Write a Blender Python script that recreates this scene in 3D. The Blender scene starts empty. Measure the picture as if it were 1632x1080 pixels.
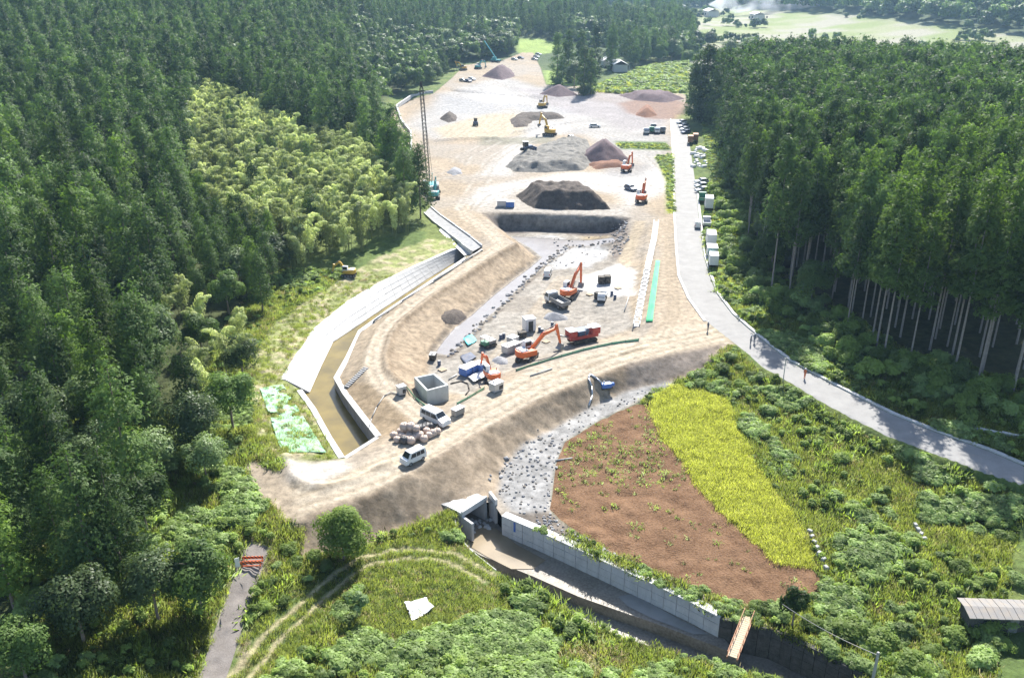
import bpy, bmesh, math, random
import numpy as np
from mathutils import Vector, Matrix
random.seed(7)
RNG = np.random.default_rng(7)
R = math.radians
scene = bpy.context.scene
# ------------------------------------------------------------------ camera, light, exposure
CAM_H, FPX, PITCH = 60.0, 1400.0, R(23.2)
cam_d = bpy.data.cameras.new("camera"); cam = bpy.data.objects.new("camera", cam_d)
scene.collection.objects.link(cam); scene.camera = cam
cam.location = (0, 0, CAM_H); cam.rotation_euler = (R(90) - PITCH, 0, 0)
cam_d.sensor_fit = 'HORIZONTAL'; cam_d.sensor_width = 36.0; cam_d.lens = 36.0 * FPX / 1632.0
cam_d.clip_start = 1.0; cam_d.clip_end = 20000.0
SUN_EL, SUN_AZ = R(43), R(14)          # azimuth measured from straight ahead towards the right
world = bpy.data.worlds.new("World"); scene.world = world; world.use_nodes = True
wn = world.node_tree.nodes; wl = world.node_tree.links
sky = wn.new('ShaderNodeTexSky'); sky.sky_type = 'NISHITA'; sky.sun_disc = False
sky.sun_elevation = SUN_EL; sky.sun_rotation = SUN_AZ; sky.altitude = 400; sky.dust_density = 1.5
wl.new(sky.outputs[0], wn['Background'].inputs[0]); wn['Background'].inputs[1].default_value = 0.10
sun_d = bpy.data.lights.new("sun", 'SUN'); sun_d.energy = 5.0; sun_d.angle = R(0.55); sun_d.color = (1.0, 0.96, 0.89)
sun = bpy.data.objects.new("sun", sun_d); scene.collection.objects.link(sun)
sdir = Vector((math.sin(SUN_AZ) * math.cos(SUN_EL), math.cos(SUN_AZ) * math.cos(SUN_EL), math.sin(SUN_EL)))
sun.rotation_euler = sdir.to_track_quat('Z', 'Y').to_euler(); sun.location = sdir * 300
scene.view_settings.view_transform = 'Standard'; scene.view_settings.look = 'None'
scene.view_settings.gamma = 1.0; scene.view_settings.exposure = 1.28; scene.view_settings.use_curve_mapping = False
scene.cycles.max_bounces = 6; scene.cycles.diffuse_bounces = 2; scene.cycles.glossy_bounces = 2
scene.cycles.transmission_bounces = 3; scene.cycles.volume_bounces = 1; scene.cycles.transparent_max_bounces = 4
# ------------------------------------------------------------------ helpers
COL = scene.collection
def unp(u, v, z):
    dx = (u - 816) / FPX; dy = -(v - 540) / FPX
    ry = math.cos(PITCH) + dy * math.sin(PITCH); rz = -math.sin(PITCH) + dy * math.cos(PITCH)
    t = (z - CAM_H) / rz
    return (dx * t, ry * t, z)
def mesh_obj(name, V, F, mat=None, parent=None, smooth=False):
    me = bpy.data.meshes.new(name); me.from_pydata([tuple(v) for v in V], [], [tuple(f) for f in F])
    if mat: me.materials.append(mat)
    if smooth: me.polygons.foreach_set('use_smooth', [True] * len(me.polygons))
    o = bpy.data.objects.new(name, me); COL.objects.link(o)
    if parent: o.parent = parent
    return o
def tag(o, label=None, cat=None, group=None, kind=None):
    if label: o['label'] = label
    if cat: o['category'] = cat
    if group: o['group'] = group
    if kind: o['kind'] = kind
    return o
def thing(name, label, cat, loc=(0, 0, 0), rz=0.0, group=None):
    o = bpy.data.objects.new(name, None); COL.objects.link(o); o.empty_display_size = 0.3
    o.location = loc; o.rotation_euler = (0, 0, rz); return tag(o, label, cat, group)
class MB:
    def __init__(s): s.V = []; s.F = []
    def add(s, V, F):
        b = len(s.V); s.V += [tuple(v) for v in V]; s.F += [tuple(i + b for i in f) for f in F]; return s
    def box(s, c, d, rz=0.0, tx=0.0, ty=0.0, ry=0.0):
        # box centred at c with size d; tx,ty shrink the top; ry pitches about y
        hx, hy, hz = d[0] / 2, d[1] / 2, d[2] / 2; V = []
        for z, kx, ky in ((-hz, 1, 1), (hz, 1 - tx, 1 - ty)):
            for x, y in ((-hx, -hy), (hx, -hy), (hx, hy), (-hx, hy)):
                px, py, pz = x * kx, y * ky, z
                if ry: px, pz = px * math.cos(ry) + pz * math.sin(ry), -px * math.sin(ry) + pz * math.cos(ry)
                qx = px * math.cos(rz) - py * math.sin(rz); qy = px * math.sin(rz) + py * math.cos(rz)
                V.append((c[0] + qx, c[1] + qy, c[2] + pz))
        return s.add(V, [(3, 2, 1, 0), (4, 5, 6, 7), (0, 1, 5, 4), (1, 2, 6, 5), (2, 3, 7, 6), (3, 0, 4, 7)])
    def cyl(s, a, b, r0, r1=None, n=10, cap=True):
        r1 = r0 if r1 is None else r1; a = Vector(a); b = Vector(b); d = (b - a).normalized()
        u = d.orthogonal().normalized(); w = d.cross(u); V = []
        for p, r in ((a, r0), (b, r1)):
            for i in range(n):
                t = 2 * math.pi * i / n; V.append(p + u * (r * math.cos(t)) + w * (r * math.sin(t)))
        F = [(i, (i + 1) % n, n + (i + 1) % n, n + i) for i in range(n)]
        if cap: F += [tuple(reversed(range(n))), tuple(range(n, 2 * n))]
        return s.add(V, F)
    def prism(s, prof, y0, y1, k0=None, k1=None):
        # side profile in x,z extruded along y
        n = len(prof); V = [(x, y0, z) for x, z in (k0 or prof)] + [(x, y1, z) for x, z in (k1 or prof)]
        F = [tuple(range(n)), tuple(reversed(range(n, 2 * n)))] + [(i, n + i, n + (i + 1) % n, (i + 1) % n) for i in range(n)]
        return s.add(V, F)
    def tube(s, pts, r, n=6):
        for a, b in zip(pts, pts[1:]): s.cyl(a, b, r, r, n)
        return s
    def build(s, name, mat, parent=None, smooth=False, bevel=0.0):
        o = mesh_obj(name, s.V, s.F, mat, parent, smooth)
        bm = bmesh.new(); bm.from_mesh(o.data); bmesh.ops.recalc_face_normals(bm, faces=bm.faces)
        if bevel: bmesh.ops.bevel(bm, geom=list(bm.edges), offset=bevel, segments=1, affect='EDGES', clamp_overlap=True)
        bm.to_mesh(o.data); bm.free()
        return o
def copy_tree(o, parent=None):
    c = o.copy(); COL.objects.link(c); c.parent = parent
    for ch in list(o.children): copy_tree(ch, c)
    return c
# ------------------------------------------------------------------ materials
def nmat(name):
    m = bpy.data.materials.new(name); m.use_nodes = True
    nt = m.node_tree; return m, nt, nt.nodes, nt.links, nt.nodes['Principled BSDF']
def ramp(n, stops):
    e = n.color_ramp.elements
    while len(e) < len(stops): e.new(0.5)
    for i, (p, c) in enumerate(stops): e[i].position = p; e[i].color = (*c, 1) if len(c) == 3 else c
def c4(c): return (c[0], c[1], c[2], 1)
def paint(name, col, rough=0.45, metal=0.0, dirt=0.25, scale=2.0, spec=0.5):
    m, nt, N, L, B = nmat(name)
    t = N.new('ShaderNodeTexNoise'); t.inputs['Scale'].default_value = scale; t.inputs['Detail'].default_value = 5
    tc = N.new('ShaderNodeTexCoord'); L.new(tc.outputs['Object'], t.inputs['Vector'])
    r = N.new('ShaderNodeValToRGB'); ramp(r, [(0.42, (0, 0, 0)), (0.72, (1, 1, 1))]); L.new(t.outputs[0], r.inputs[0])
    mu = N.new('ShaderNodeMath'); mu.operation = 'MULTIPLY'; mu.inputs[1].default_value = dirt; L.new(r.outputs[0], mu.inputs[0])
    mx = N.new('ShaderNodeMix'); mx.data_type = 'RGBA'; mx.inputs['A'].default_value = c4(col); mx.inputs['B'].default_value = (0.30, 0.24, 0.17, 1)
    L.new(mu.outputs[0], mx.inputs['Factor']); L.new(mx.outputs['Result'], B.inputs['Base Color'])
    B.inputs['Roughness'].default_value = rough; B.inputs['Metallic'].default_value = metal; B.inputs['Specular IOR Level'].default_value = spec
    return m
def rocky(name, c0, c1, scale=1.2, bump=0.5, rough=0.95, detail=8, dist=0.3, fine=9.0):
    m, nt, N, L, B = nmat(name)
    tc = N.new('ShaderNodeTexCoord')
    t = N.new('ShaderNodeTexNoise'); t.inputs['Scale'].default_value = scale; t.inputs['Detail'].default_value = detail; t.inputs['Roughness'].default_value = 0.65
    L.new(tc.outputs['Object'], t.inputs['Vector'])
    t2 = N.new('ShaderNodeTexNoise'); t2.inputs['Scale'].default_value = scale * fine; t2.inputs['Detail'].default_value = 3
    L.new(tc.outputs['Object'], t2.inputs['Vector'])
    ad = N.new('ShaderNodeMix'); ad.data_type = 'FLOAT'; ad.inputs['Factor'].default_value = 0.45
    L.new(t.outputs[0], ad.inputs['A']); L.new(t2.outputs[0], ad.inputs['B'])
    r = N.new('ShaderNodeValToRGB'); ramp(r, [(0.36, c0), (0.64, c1)]); L.new(ad.outputs['Result'], r.inputs[0])
    L.new(r.outputs[0], B.inputs['Base Color']); B.inputs['Roughness'].default_value = rough
    b = N.new('ShaderNodeBump'); b.inputs['Strength'].default_value = bump; b.inputs['Distance'].default_value = dist
    L.new(ad.outputs['Result'], b.inputs['Height']); L.new(b.outputs[0], B.inputs['Normal'])
    B.inputs['Specular IOR Level'].default_value = 0.2
    return m
def concrete(name, col=(0.42, 0.42, 0.41), stain=0.35):
    m, nt, N, L, B = nmat(name)
    tc = N.new('ShaderNodeTexCoord'); mp = N.new('ShaderNodeMapping'); mp.inputs['Scale'].default_value = (1, 1, 0.35)
    L.new(tc.outputs['Object'], mp.inputs[0])
    t = N.new('ShaderNodeTexNoise'); t.inputs['Scale'].default_value = 1.1; t.inputs['Detail'].default_value = 9; t.inputs['Roughness'].default_value = 0.7
    L.new(mp.outputs[0], t.inputs['Vector'])
    r = N.new('ShaderNodeValToRGB'); d = tuple(c * (1 - stain) for c in col); ramp(r, [(0.35, d), (0.62, col)])
    L.new(t.outputs[0], r.inputs[0]); L.new(r.outputs[0], B.inputs['Base Color']); B.inputs['Roughness'].default_value = 0.85
    b = N.new('ShaderNodeBump'); b.inputs['Strength'].default_value = 0.15; b.inputs['Distance'].default_value = 0.05
    L.new(t.outputs[0], b.inputs['Height']); L.new(b.outputs[0], B.inputs['Normal'])
    return m
def foliage(name, c0, c1, trans=0.35,  rough=0.55, wild=0.34, tint=(1.25, 1.35, 0.6)):
    # leaf colour: per-tuft attribute, per-tree random, two leaf colours
    m, nt, N, L, B = nmat(name); N.remove(B); out = N['Material Output']
    at = N.new('ShaderNodeAttribute'); at.attribute_name = 'leafvar'
    oi = N.new('ShaderNodeObjectInfo')
    ad = N.new('ShaderNodeMath'); ad.operation = 'MULTIPLY_ADD'; ad.inputs[1].default_value = 0.55
    L.new(at.outputs['Fac'], ad.inputs[0])
    m2 = N.new('ShaderNodeMath'); m2.operation = 'MULTIPLY'; m2.inputs[1].default_value = 0.45; L.new(oi.outputs['Random'], m2.inputs[0]); L.new(m2.outputs[0], ad.inputs[2])
    r = N.new('ShaderNodeValToRGB'); ramp(r, [(0.1, c0), (0.9, c1)]); L.new(ad.outputs[0], r.inputs[0])
    hs = N.new('ShaderNodeHueSaturation'); L.new(r.outputs[0], hs.inputs['Color'])
    mr = N.new('ShaderNodeMapRange'); mr.inputs['To Min'].default_value = 1 - wild; mr.inputs['To Max'].default_value = 1 + wild; L.new(oi.outputs['Random'], mr.inputs[0]); L.new(mr.outputs[0], hs.inputs['Value'])
    d = N.new('ShaderNodeBsdfPrincipled'); d.inputs['Roughness'].default_value = rough; d.inputs['Specular IOR Level'].default_value = 0.12
    L.new(hs.outputs[0], d.inputs['Base Color'])
    tr = N.new('ShaderNodeBsdfTranslucent')
    g = N.new('ShaderNodeMix'); g.data_type = 'RGBA'; g.blend_type = 'MULTIPLY'; g.inputs['Factor'].default_value = 1; g.inputs['B'].default_value = c4(tint)
    L.new(hs.outputs[0], g.inputs['A']); L.new(g.outputs['Result'], tr.inputs[0])
    mx = N.new('ShaderNodeMixShader'); mx.inputs[0].default_value = trans; L.new(d.outputs[0], mx.inputs[1]); L.new(tr.outputs[0], mx.inputs[2])
    L.new(mx.outputs[0], out.inputs[0]); return m
# ------------------------------------------------------------------ terrain heights (breaklines, relaxed to a surface)
GX0, GX1, GY0, GY1 = -170, 210, 40, 560
def sstep(a, b, x):
    t = np.clip((x - a) / (b - a), 0, 1); return t * t * (3 - 2 * t)
def zbase(x, y):
    x = np.asarray(x, float); y = np.asarray(y, float)
    left = sstep(35, 110, -x - 0.06 * (y - 100))
    z = left * (3 + 0.045 * np.clip(y - 160, 0, 500))
    z = z + sstep(45, 140, x) * 5 * (1 - sstep(300, 420, y))
    z = z - sstep(330, 700, y) * 3 * sstep(-50, 60, x)
    z = z + sstep(600, 900, y) * sstep(-150, -500, x) * 30
    # far hills
    z = z + 75 * np.exp(-(((x - 640) / 230) ** 2 + ((y - 1150) / 330) ** 2)) + 45 * np.exp(-(((x - 1100) / 500) ** 2 + ((y - 1700) / 350) ** 2))
    z = z + 34 * np.exp(-(((x + 60) / 190) ** 2 + ((y - 950) / 240) ** 2)) + 30 * np.exp(-(((x + 330) / 200) ** 2 + ((y - 650) / 260) ** 2))
    z = z + 70 * sstep(1900, 3500, y)
    return z
BL = []   # breaklines: lists of (u, v, z)
def bl(*p): BL.append([unp(*q) for q in p])
# dam crest, outer and inner
CREST = [(430, 800, -0.4), (470, 830, -0.5), (500, 815, -0.2), (540, 802, 0), (590, 787, 0), (640, 761, 0), (682, 736, 0), (723, 712, 0), (765, 687, 0), (807, 665, 0), (848, 640, 0), (930, 607, 0), (1000, 580, 0), (1080, 562, 0), (1150, 548, 0)]
bl(*CREST)
INNER = [(475, 765, 0), (540, 760, 0), (600, 728, 0), (640, 700, 0), (690, 680, 0), (725, 652, 0), (770, 630, 0), (815, 606, 0), (850, 588, 0), (930, 563, 0), (1020, 542, 0), (1060, 520, 0)]
bl(*INNER)
bl((480, 882, -2.6), (560, 876, -3.2), (640, 842, -3.6), (700, 822, -3.7), (711, 810, -3.5), (745, 800, -3.0), (790, 790, -3.3), (800, 748, -3), (830, 712, -3), (870, 690, -3), (940, 650, -3), (1000, 622, -2.6), (1080, 605, -2), (1130, 582, -1))
bl((800, 822, -3.3), (880, 800, -3.3), (1000, 700, -3), (1040, 625, -2.7))
bl((800, 822, -3.3), (900, 862, -3.4), (1040, 930, -3.5), (1145, 985, -3.6))
bl((900, 850, -3.2), (1100, 850, -3.1), (1260, 900, -3.3), (1400, 880, -3.4), (1560, 900, -3.5))
bl((1145, 985, -3.6), (1300, 1010, -4), (1450, 1050, -4.5), (1632, 1050, -4.5))
bl((1160, 620, -2.2), (1250, 760, -2.9), (1350, 800, -3), (1632, 860, -3.4))
bl((1200, 600, -1.2), (1300, 670, -1.6), (1420, 730, -1.6), (1632, 800, -1.6))
# canal rims
CAN_R = [(752, 404, -1.3), (690, 446, -1.4), (619, 494, -1.5), (572, 528, -1.5), (552, 570, -1.5), (533, 603, -1.5), (547, 628, -1.4), (574, 664, -1.2), (600, 697, -1.0)]
CAN_L = [(548, 730, -1.0), (527, 697, -1.0), (502, 652, -1.0), (480, 622, -1.0), (455, 606, -0.8), (480, 566, -0.8), (505, 527, -0.8), (558, 483, -0.8), (608, 453, -0.8), (665, 425, -0.8), (723, 399, -0.8), (738, 393, -0.9)]
bl(*CAN_R); bl(*CAN_L); bl((600, 697, -1.0), (548, 730, -1.0))
bl((430, 560, 0.2), (440, 520, 0.3), (520, 460, 0.3), (600, 410, 0.3), (680, 378, 0.3))
bl((405, 640, 0.4), (410, 700, 0.2), (430, 745, 0))
# upper canal rims
bl((700, 375, 0), (745, 404, -0.6)); bl((690, 330, 0), (766, 384, -0.3))
# haul road (both edges), bank down to canal
HAUL = [(674, 663), (638, 635), (612, 612), (598, 585), (602, 555), (619, 522), (658, 488), (700, 455), (745, 427), (785, 402), (800, 390), (788, 375), (764, 357), (745, 346), (736, 328)]
bl(*[(u, v, 0) for u, v in HAUL])
bl((652, 668, 0), (620, 640, 0), (592, 612, 0), (583, 590, 0), (586, 560, 0), (602, 524, 0), (640, 488, 0), (690, 448, 0), (735, 420, 0), (775, 396, 0), (782, 386, 0), (765, 367, 0))
CR_IN = [(697, 657, 0), (672, 646, 0), (654, 630, 0), (638, 608, 0), (618, 590, 0), (615, 568, 0), (622, 535, 0), (640, 512, 0), (690, 472, 0), (745, 438, 0), (795, 404, 0), (823, 389, 0), (791, 366, 0), (768, 345, 0), (768, 338, 0), (850, 340, 0), (930, 342, 0), (1003, 346, 0)]
bl(*CR_IN)
TOE = [(712, 625, -2.0), (684, 598, -2.5), (687, 567, -2.6), (711, 537, -2.7), (744, 508, -2.8), (784, 471, -3.0), (817, 445, -3.2), (844, 425, -3.4), (858, 412, -3.5), (822, 382, -3.8), (800, 367, -4), (880, 368, -4), (985, 374, -4)]
bl(*TOE)
bl((668, 632, -1.5), (680, 641, -1.7), (692, 648, -1.7), (705, 644, -1.8), (717, 637, -1.9)); bl((662, 606, -1.8), (655, 600, -1.8))
bl((745, 630, -1.9), (790, 600, -1.9), (830, 575, -1.9), (930, 548, -1.9), (1005, 530, -1.7))
bl((780, 560, -2.5), (860, 530, -2.6), (950, 500, -2.6)); bl((860, 440, -3.2), (960, 430, -2.9)); bl((900, 400, -3.6), (970, 400, -3.6))
bl((1003, 346, 0), (992, 385, -1.8), (985, 418, -2.6)); bl((1030, 350, 0), (1020, 420, -1.3), (1005, 520, -1.6))
bl((1048, 350, 0), (1052, 440, 0), (1040, 515, 0)); bl((1064, 346, 0), (1066, 440, 0), (1085, 510, 0))
# asphalt road
ROAD_R = [(1632, 742), (1575, 718), (1488, 687), (1421, 660), (1355, 627), (1320, 609), (1259, 576), (1226, 551), (1192, 523), (1167, 501), (1142, 468), (1131, 440), (1122, 410), (1118, 380), (1113, 340), (1108, 290), (1100, 235), (1090, 190)]
ROAD_L = [(1632, 774), (1560, 748), (1488, 722), (1421, 697), (1371, 673), (1321, 647), (1264, 612), (1214, 584), (1195, 566), (1172, 548), (1126, 512), (1100, 476), (1084, 440), (1080, 400), (1077, 350), (1075, 290), (1073, 230), (1070, 190)]
bl(*[(u, v, 0.1) for u, v in ROAD_R]); bl(*[(u, v, 0.1) for u, v in ROAD_L])
# platform
for q in (((690, 310), (800, 325), (1000, 330)), ((700, 260), (900, 290), (1060, 290)), ((720, 200), (900, 220), (1060, 230)), ((720, 150), (900, 160), (1080, 170)), ((650, 160), (640, 200), (660, 260))):
    bl(*[(u, v, 0) for u, v in q])
# lane and near meadow
LANE = [(437, 775, -0.2), (420, 840, -0.7), (400, 900, -1.3), (372, 980, -2.0), (338, 1080, -2.6)]
bl(*LANE)
bl((300, 1080, -2.4), (360, 960, -1.6), (385, 880, -0.8), (400, 800, 0.0))
bl((480, 905, -2.8), (480, 960, -3.0), (420, 1040, -3.2), (385, 1080, -3.3)); bl((735, 862, -3.9), (790, 908, -4.0), (860, 950, -4.1), (930, 988, -4.2), (1000, 1018, -4.3), (1100, 1048, -4.4), (1170, 1066, -4.5), (1260, 1080, -4.6))
bl((600, 930, -3.1), (700, 910, -3.3), (800, 960, -3.5)); bl((560, 1000, -3.0), (680, 970, -3.2), (820, 1060, -3.6)); bl((1000, 1075, -4.0), (1100, 1080, -4.0))
def solve_heights():
    init = None
    for step in (8, 4, 2, 1):
        nx = (GX1 - GX0) // step + 1; ny = (GY1 - GY0) // step + 1
        xs = GX0 + step * np.arange(nx); ys = GY0 + step * np.arange(ny)
        XX, YY = np.meshgrid(xs, ys)
        if init is None: Z = zbase(XX, YY)
        else:
            Z = np.zeros((ny, nx)); iy = np.clip((YY - GY0) / (step * 2), 0, init.shape[0] - 1.001); ix = np.clip((XX - GX0) / (step * 2), 0, init.shape[1] - 1.001)
            a = iy.astype(int); b = ix.astype(int); fa = iy - a; fb = ix - b
            Z = init[a, b] * (1 - fa) * (1 - fb) + init[a + 1, b] * fa * (1 - fb) + init[a, b + 1] * (1 - fa) * fb + init[a + 1, b + 1] * fa * fb
        fixed = np.zeros((ny, nx), bool); val = np.zeros((ny, nx)); cnt = np.zeros((ny, nx))
        for line in BL:
            for p, q in zip(line, line[1:]):
                n = max(2, int(2 * math.hypot(q[0] - p[0], q[1] - p[1]) / step) + 1)
                t = np.linspace(0, 1, n); x = p[0] + (q[0] - p[0]) * t; y = p[1] + (q[1] - p[1]) * t; z = p[2] + (q[2] - p[2]) * t
                i = np.rint((x - GX0) / step).astype(int); j = np.rint((y - GY0) / step).astype(int)
                ok = (i >= 0) & (i < nx) & (j >= 0) & (j < ny)
                np.add.at(val, (j[ok], i[ok]), z[ok]); np.add.at(cnt, (j[ok], i[ok]), 1)
        fixed = cnt > 0; val = np.where(fixed, val / np.maximum(cnt, 1), 0)
        # far from any breakline keep the broad landform
        zb = zbase(XX, YY); w = np.where((XX < -75 - 0.05 * YY) | (XX > 60 + 0.12 * YY) | (YY > 430), 0.08, 0.0)
        fixed[0, :] = fixed[-1, :] = True; fixed[:, 0] = fixed[:, -1] = True
        edge = np.zeros_like(fixed); edge[0, :] = edge[-1, :] = True; edge[:, 0] = edge[:, -1] = True
        val = np.where(edge, zb, val)
        for k in range(260 if step > 1 else 160):
            A = Z.copy(); A[1:-1, 1:-1] = 0.25 * (Z[:-2, 1:-1] + Z[2:, 1:-1] + Z[1:-1, :-2] + Z[1:-1, 2:])
            A = A * (1 - w) + zb * w
            Z = np.where(fixed, val, A)
        init = Z
    return init
HZ = solve_heights()
def height(x, y):
    x = np.asarray(x, float); y = np.asarray(y, float)
    ix = np.clip(x - GX0, 0, HZ.shape[1] - 1.001); iy = np.clip(y - GY0, 0, HZ.shape[0] - 1.001)
    a = iy.astype(int); b = ix.astype(int); fa = iy - a; fb = ix - b
    z = HZ[a, b] * (1 - fa) * (1 - fb) + HZ[a + 1, b] * fa * (1 - fb) + HZ[a, b + 1] * (1 - fa) * fb + HZ[a + 1, b + 1] * fa * fb
    out = (x < GX0) | (x > GX1) | (y < GY0) | (y > GY1)
    return np.where(out, zbase(x, y), z)
def G(u, v):
    # where the sight line of a survey point meets the terrain
    a = np.array(unp(u, v, 20.0)); b = np.array(unp(u, v, -12.0)); t = np.linspace(0, 1, 600)
    P = a + (b - a) * t[:, None]; d = P[:, 2] - height(P[:, 0], P[:, 1]); k = np.argmax(d < 0)
    if k == 0: k = len(t) - 1
    f = d[k - 1] / (d[k - 1] - d[k] + 1e-9); p = P[k - 1] + (P[k] - P[k - 1]) * f
    return Vector((p[0], p[1], p[2]))
def GP(pts): return [G(*p)[:2] for p in pts]
def sdf(px, py, poly):
    # negative inside
    poly = np.array([p[:2] for p in poly], float); n = len(poly); best = np.full(px.shape, 1e9); ins = np.zeros(px.shape, bool)
    for i in range(n):
        ax, ay = poly[i]; bx, by = poly[(i + 1) % n]; ex, ey = bx - ax, by - ay
        t = np.clip(((px - ax) * ex + (py - ay) * ey) / (ex * ex + ey * ey + 1e-12), 0, 1)
        best = np.minimum(best, np.hypot(px - ax - t * ex, py - ay - t * ey))
        c = (ay > py) != (by > py)
        with np.errstate(divide='ignore', invalid='ignore'):
            ins ^= c & (px < ex * (py - ay) / (ey if ey else 1e-12) + ax)
    return np.where(ins, -best, best)
def dline(px, py, line):
    line = np.array([p[:2] for p in line], float); best = np.full(px.shape, 1e9)
    for i in range(len(line) - 1):
        ax, ay = line[i]; bx, by = line[i + 1]; ex, ey = bx - ax, by - ay
        t = np.clip(((px - ax) * ex + (py - ay) * ey) / (ex * ex + ey * ey + 1e-12), 0, 1)
        best = np.minimum(best, np.hypot(px - ax - t * ex, py - ay - t * ey))
    return best
def vnoise(x, y, s, seed=0):
    # smooth value noise
    x = np.asarray(x, float) / s; y = np.asarray(y, float) / s; i = np.floor(x).astype(np.int64); j = np.floor(y).astype(np.int64); fx = x - i; fy = y - j
    fx = fx * fx * (3 - 2 * fx); fy = fy * fy * (3 - 2 * fy)
    def h(a, b):
        n = (a * 374761393 + b * 668265263 + seed * 974711) & 0xffffffff; n = ((n ^ (n >> 13)) * 1274126177) & 0xffffffff
        return ((n ^ (n >> 16)) & 0xffff) / 65535.0
    return h(i, j) * (1 - fx) * (1 - fy) + h(i + 1, j) * fx * (1 - fy) + h(i, j + 1) * (1 - fx) * fy + h(i + 1, j + 1) * fx * fy
def fbm(x, y, s, seed=0, o=4):
    r = 0; a = 0.5
    for k in range(o): r = r + a * vnoise(x, y, s / 2 ** k, seed + k); a /= 2
    return r / (1 - 0.5 ** o)
# ------------------------------------------------------------------ ground sheet, cut along the edges of roads, fields, canal
def axis(a, b, s0, lo, hi, g=1.12):
    v = [a]
    while v[-1] < b: v.append(v[-1] + s0)
    s = s0; up = [v[-1]]
    while up[-1] < hi: s *= g; up.append(up[-1] + s)
    s = s0; dn = [a]
    while dn[-1] > lo: s *= g; dn.append(dn[-1] - s)
    return np.array(sorted(set(dn[1:] + v + up[1:])))
xs = axis(-50, 62, 0.45, -5200, 5200, 1.06)
ys = [46.0]
while ys[-1] < 6500: ys.append(ys[-1] + max(0.45, 0.0056 * (ys[-1] - 60)) * (1 if ys[-1] < 700 else 3))
ys = np.array(ys)
XX, YY = np.meshgrid(xs, ys); nxg = len(xs); nyg = len(ys)
VX = XX.ravel(); VY = YY.ravel()
# polygons (survey points on the terrain)
canal_poly = [unp(*p)[:2] for p in CAN_R + CAN_L]
CH_R = [(800, 822), (850, 843), (900, 866), (975, 901), (1040, 931), (1100, 960), (1148, 985), (1230, 1005), (1300, 1040), (1380, 1079)]
CH_L = [(1300, 1110), (1230, 1082), (1170, 1066), (1100, 1048), (1000, 1018), (930, 988), (860, 950), (790, 908), (752, 878), (733, 856), (724, 828), (745, 800), (785, 800)]
chan_poly = GP(CH_R) + GP(CH_L)
road_poly = GP(ROAD_R) + GP(ROAD_L[::-1])
def offset_line(line, d):
    out = []
    for i, p in enumerate(line):
        a = Vector(line[max(i - 1, 0)][:2]); b = Vector(line[min(i + 1, len(line) - 1)][:2]); t = (b - a).normalized(); n = Vector((-t.y, t.x))
        out.append((p[0] + n.x * d, p[1] + n.y * d))
    return out
def strip(line, w): return offset_line(line, w / 2) + offset_line(line, -w / 2)[::-1]
lane_line = GP([(412, 868)] + [(u, v) for u, v, z in LANE[2:]] + [(318, 1140)])
lane_poly = strip(lane_line, 2.5)
field_px = [(1040, 640), (1010, 645), (960, 668), (900, 705), (886, 740), (880, 790), (876, 812), (905, 838), (960, 872), (1040, 908), (1110, 935), (1170, 958), (1200, 962), (1310, 955), (1306, 920), (1290, 902), (1240, 896), (1190, 850), (1130, 795), (1110, 760), (1060, 700), (1042, 662)]
field_poly = GP(field_px)
grass_px = [(1042, 660), (1040, 632), (1070, 615), (1130, 622), (1160, 640), (1185, 700), (1225, 770), (1270, 830), (1297, 895), (1290, 903), (1240, 896), (1190, 850), (1130, 795), (1110, 760), (1060, 700)]
grass_poly = GP(grass_px)
site_px = [(430, 795), (470, 838), (492, 832), (480, 882), (560, 876), (640, 842), (711, 815), (745, 803), (790, 820), (880, 850), (900, 858), (905, 840), (880, 815), (879, 790), (886, 735), (900, 703), (960, 666), (1010, 644), (1040, 626), (1080, 607), (1110, 592), (1150, 556), (1172, 548), (1126, 512), (1100, 476), (1084, 440), (1080, 400), (1077, 350), (1075, 290), (1073, 230), (1070, 190), (1095, 165), (1093, 150), (1040, 146), (1010, 148), (985, 143), (965, 140), (930, 138), (870, 135), (862, 110), (850, 84), (832, 84), (800, 97), (740, 104), (720, 125), (690, 150), (640, 160), (622, 180), (615, 240), (650, 290), (690, 330), (706, 374), (740, 392), (752, 404), (690, 446), (619, 494), (572, 528), (552, 570), (533, 603), (547, 628), (574, 664), (600, 697), (548, 730), (500, 735), (470, 725), (445, 755), (405, 735), (392, 742), (412, 800)]
site_poly = GP(site_px)
STREAM = [(694, 562), (704, 547), (724, 523), (751, 503), (784, 473), (817, 447), (844, 427), (864, 410), (845, 395), (824, 383), (815, 376), (900, 382), (976, 378), (982, 384), (930, 392), (905, 392), (890, 405), (877, 413), (864, 424), (844, 443), (827, 458), (797, 488), (777, 505), (757, 525), (731, 552), (712, 566)]
stream_poly = GP(STREAM)
D = lambda poly: sdf(VX, VY, poly)
def soft(d, w=1.0): return 1 - sstep(-w, w, d)
d_site = D(site_poly); d_lane = D(lane_poly); d_road = D(road_poly)
near = (VY < 620) & (np.abs(VX) < 320)
n1 = fbm(VX, VY, 6, 1); n2 = fbm(VX, VY, 1.6, 2); n3 = fbm(VX, VY, 25, 3); n4 = fbm(VX, VY, 60, 5)
VZ = height(VX, VY)
rough_amt = np.where(d_site < 0, 0.05, 0.35); rough_amt = np.where(d_road < 1.5, 0.0, rough_amt); rough_amt = np.where(np.abs(d_lane) < 1, 0.02, rough_amt)
d_can = D(canal_poly); d_cha = D(chan_poly); rough_amt = rough_amt * sstep(0.3, 3, np.minimum(np.abs(d_can), np.abs(d_cha)))
VZ = VZ + rough_amt * (n2 - 0.5) * 2 + np.where(near, 0, (n4 - 0.5) * 6 * sstep(700, 1200, VY))
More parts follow.
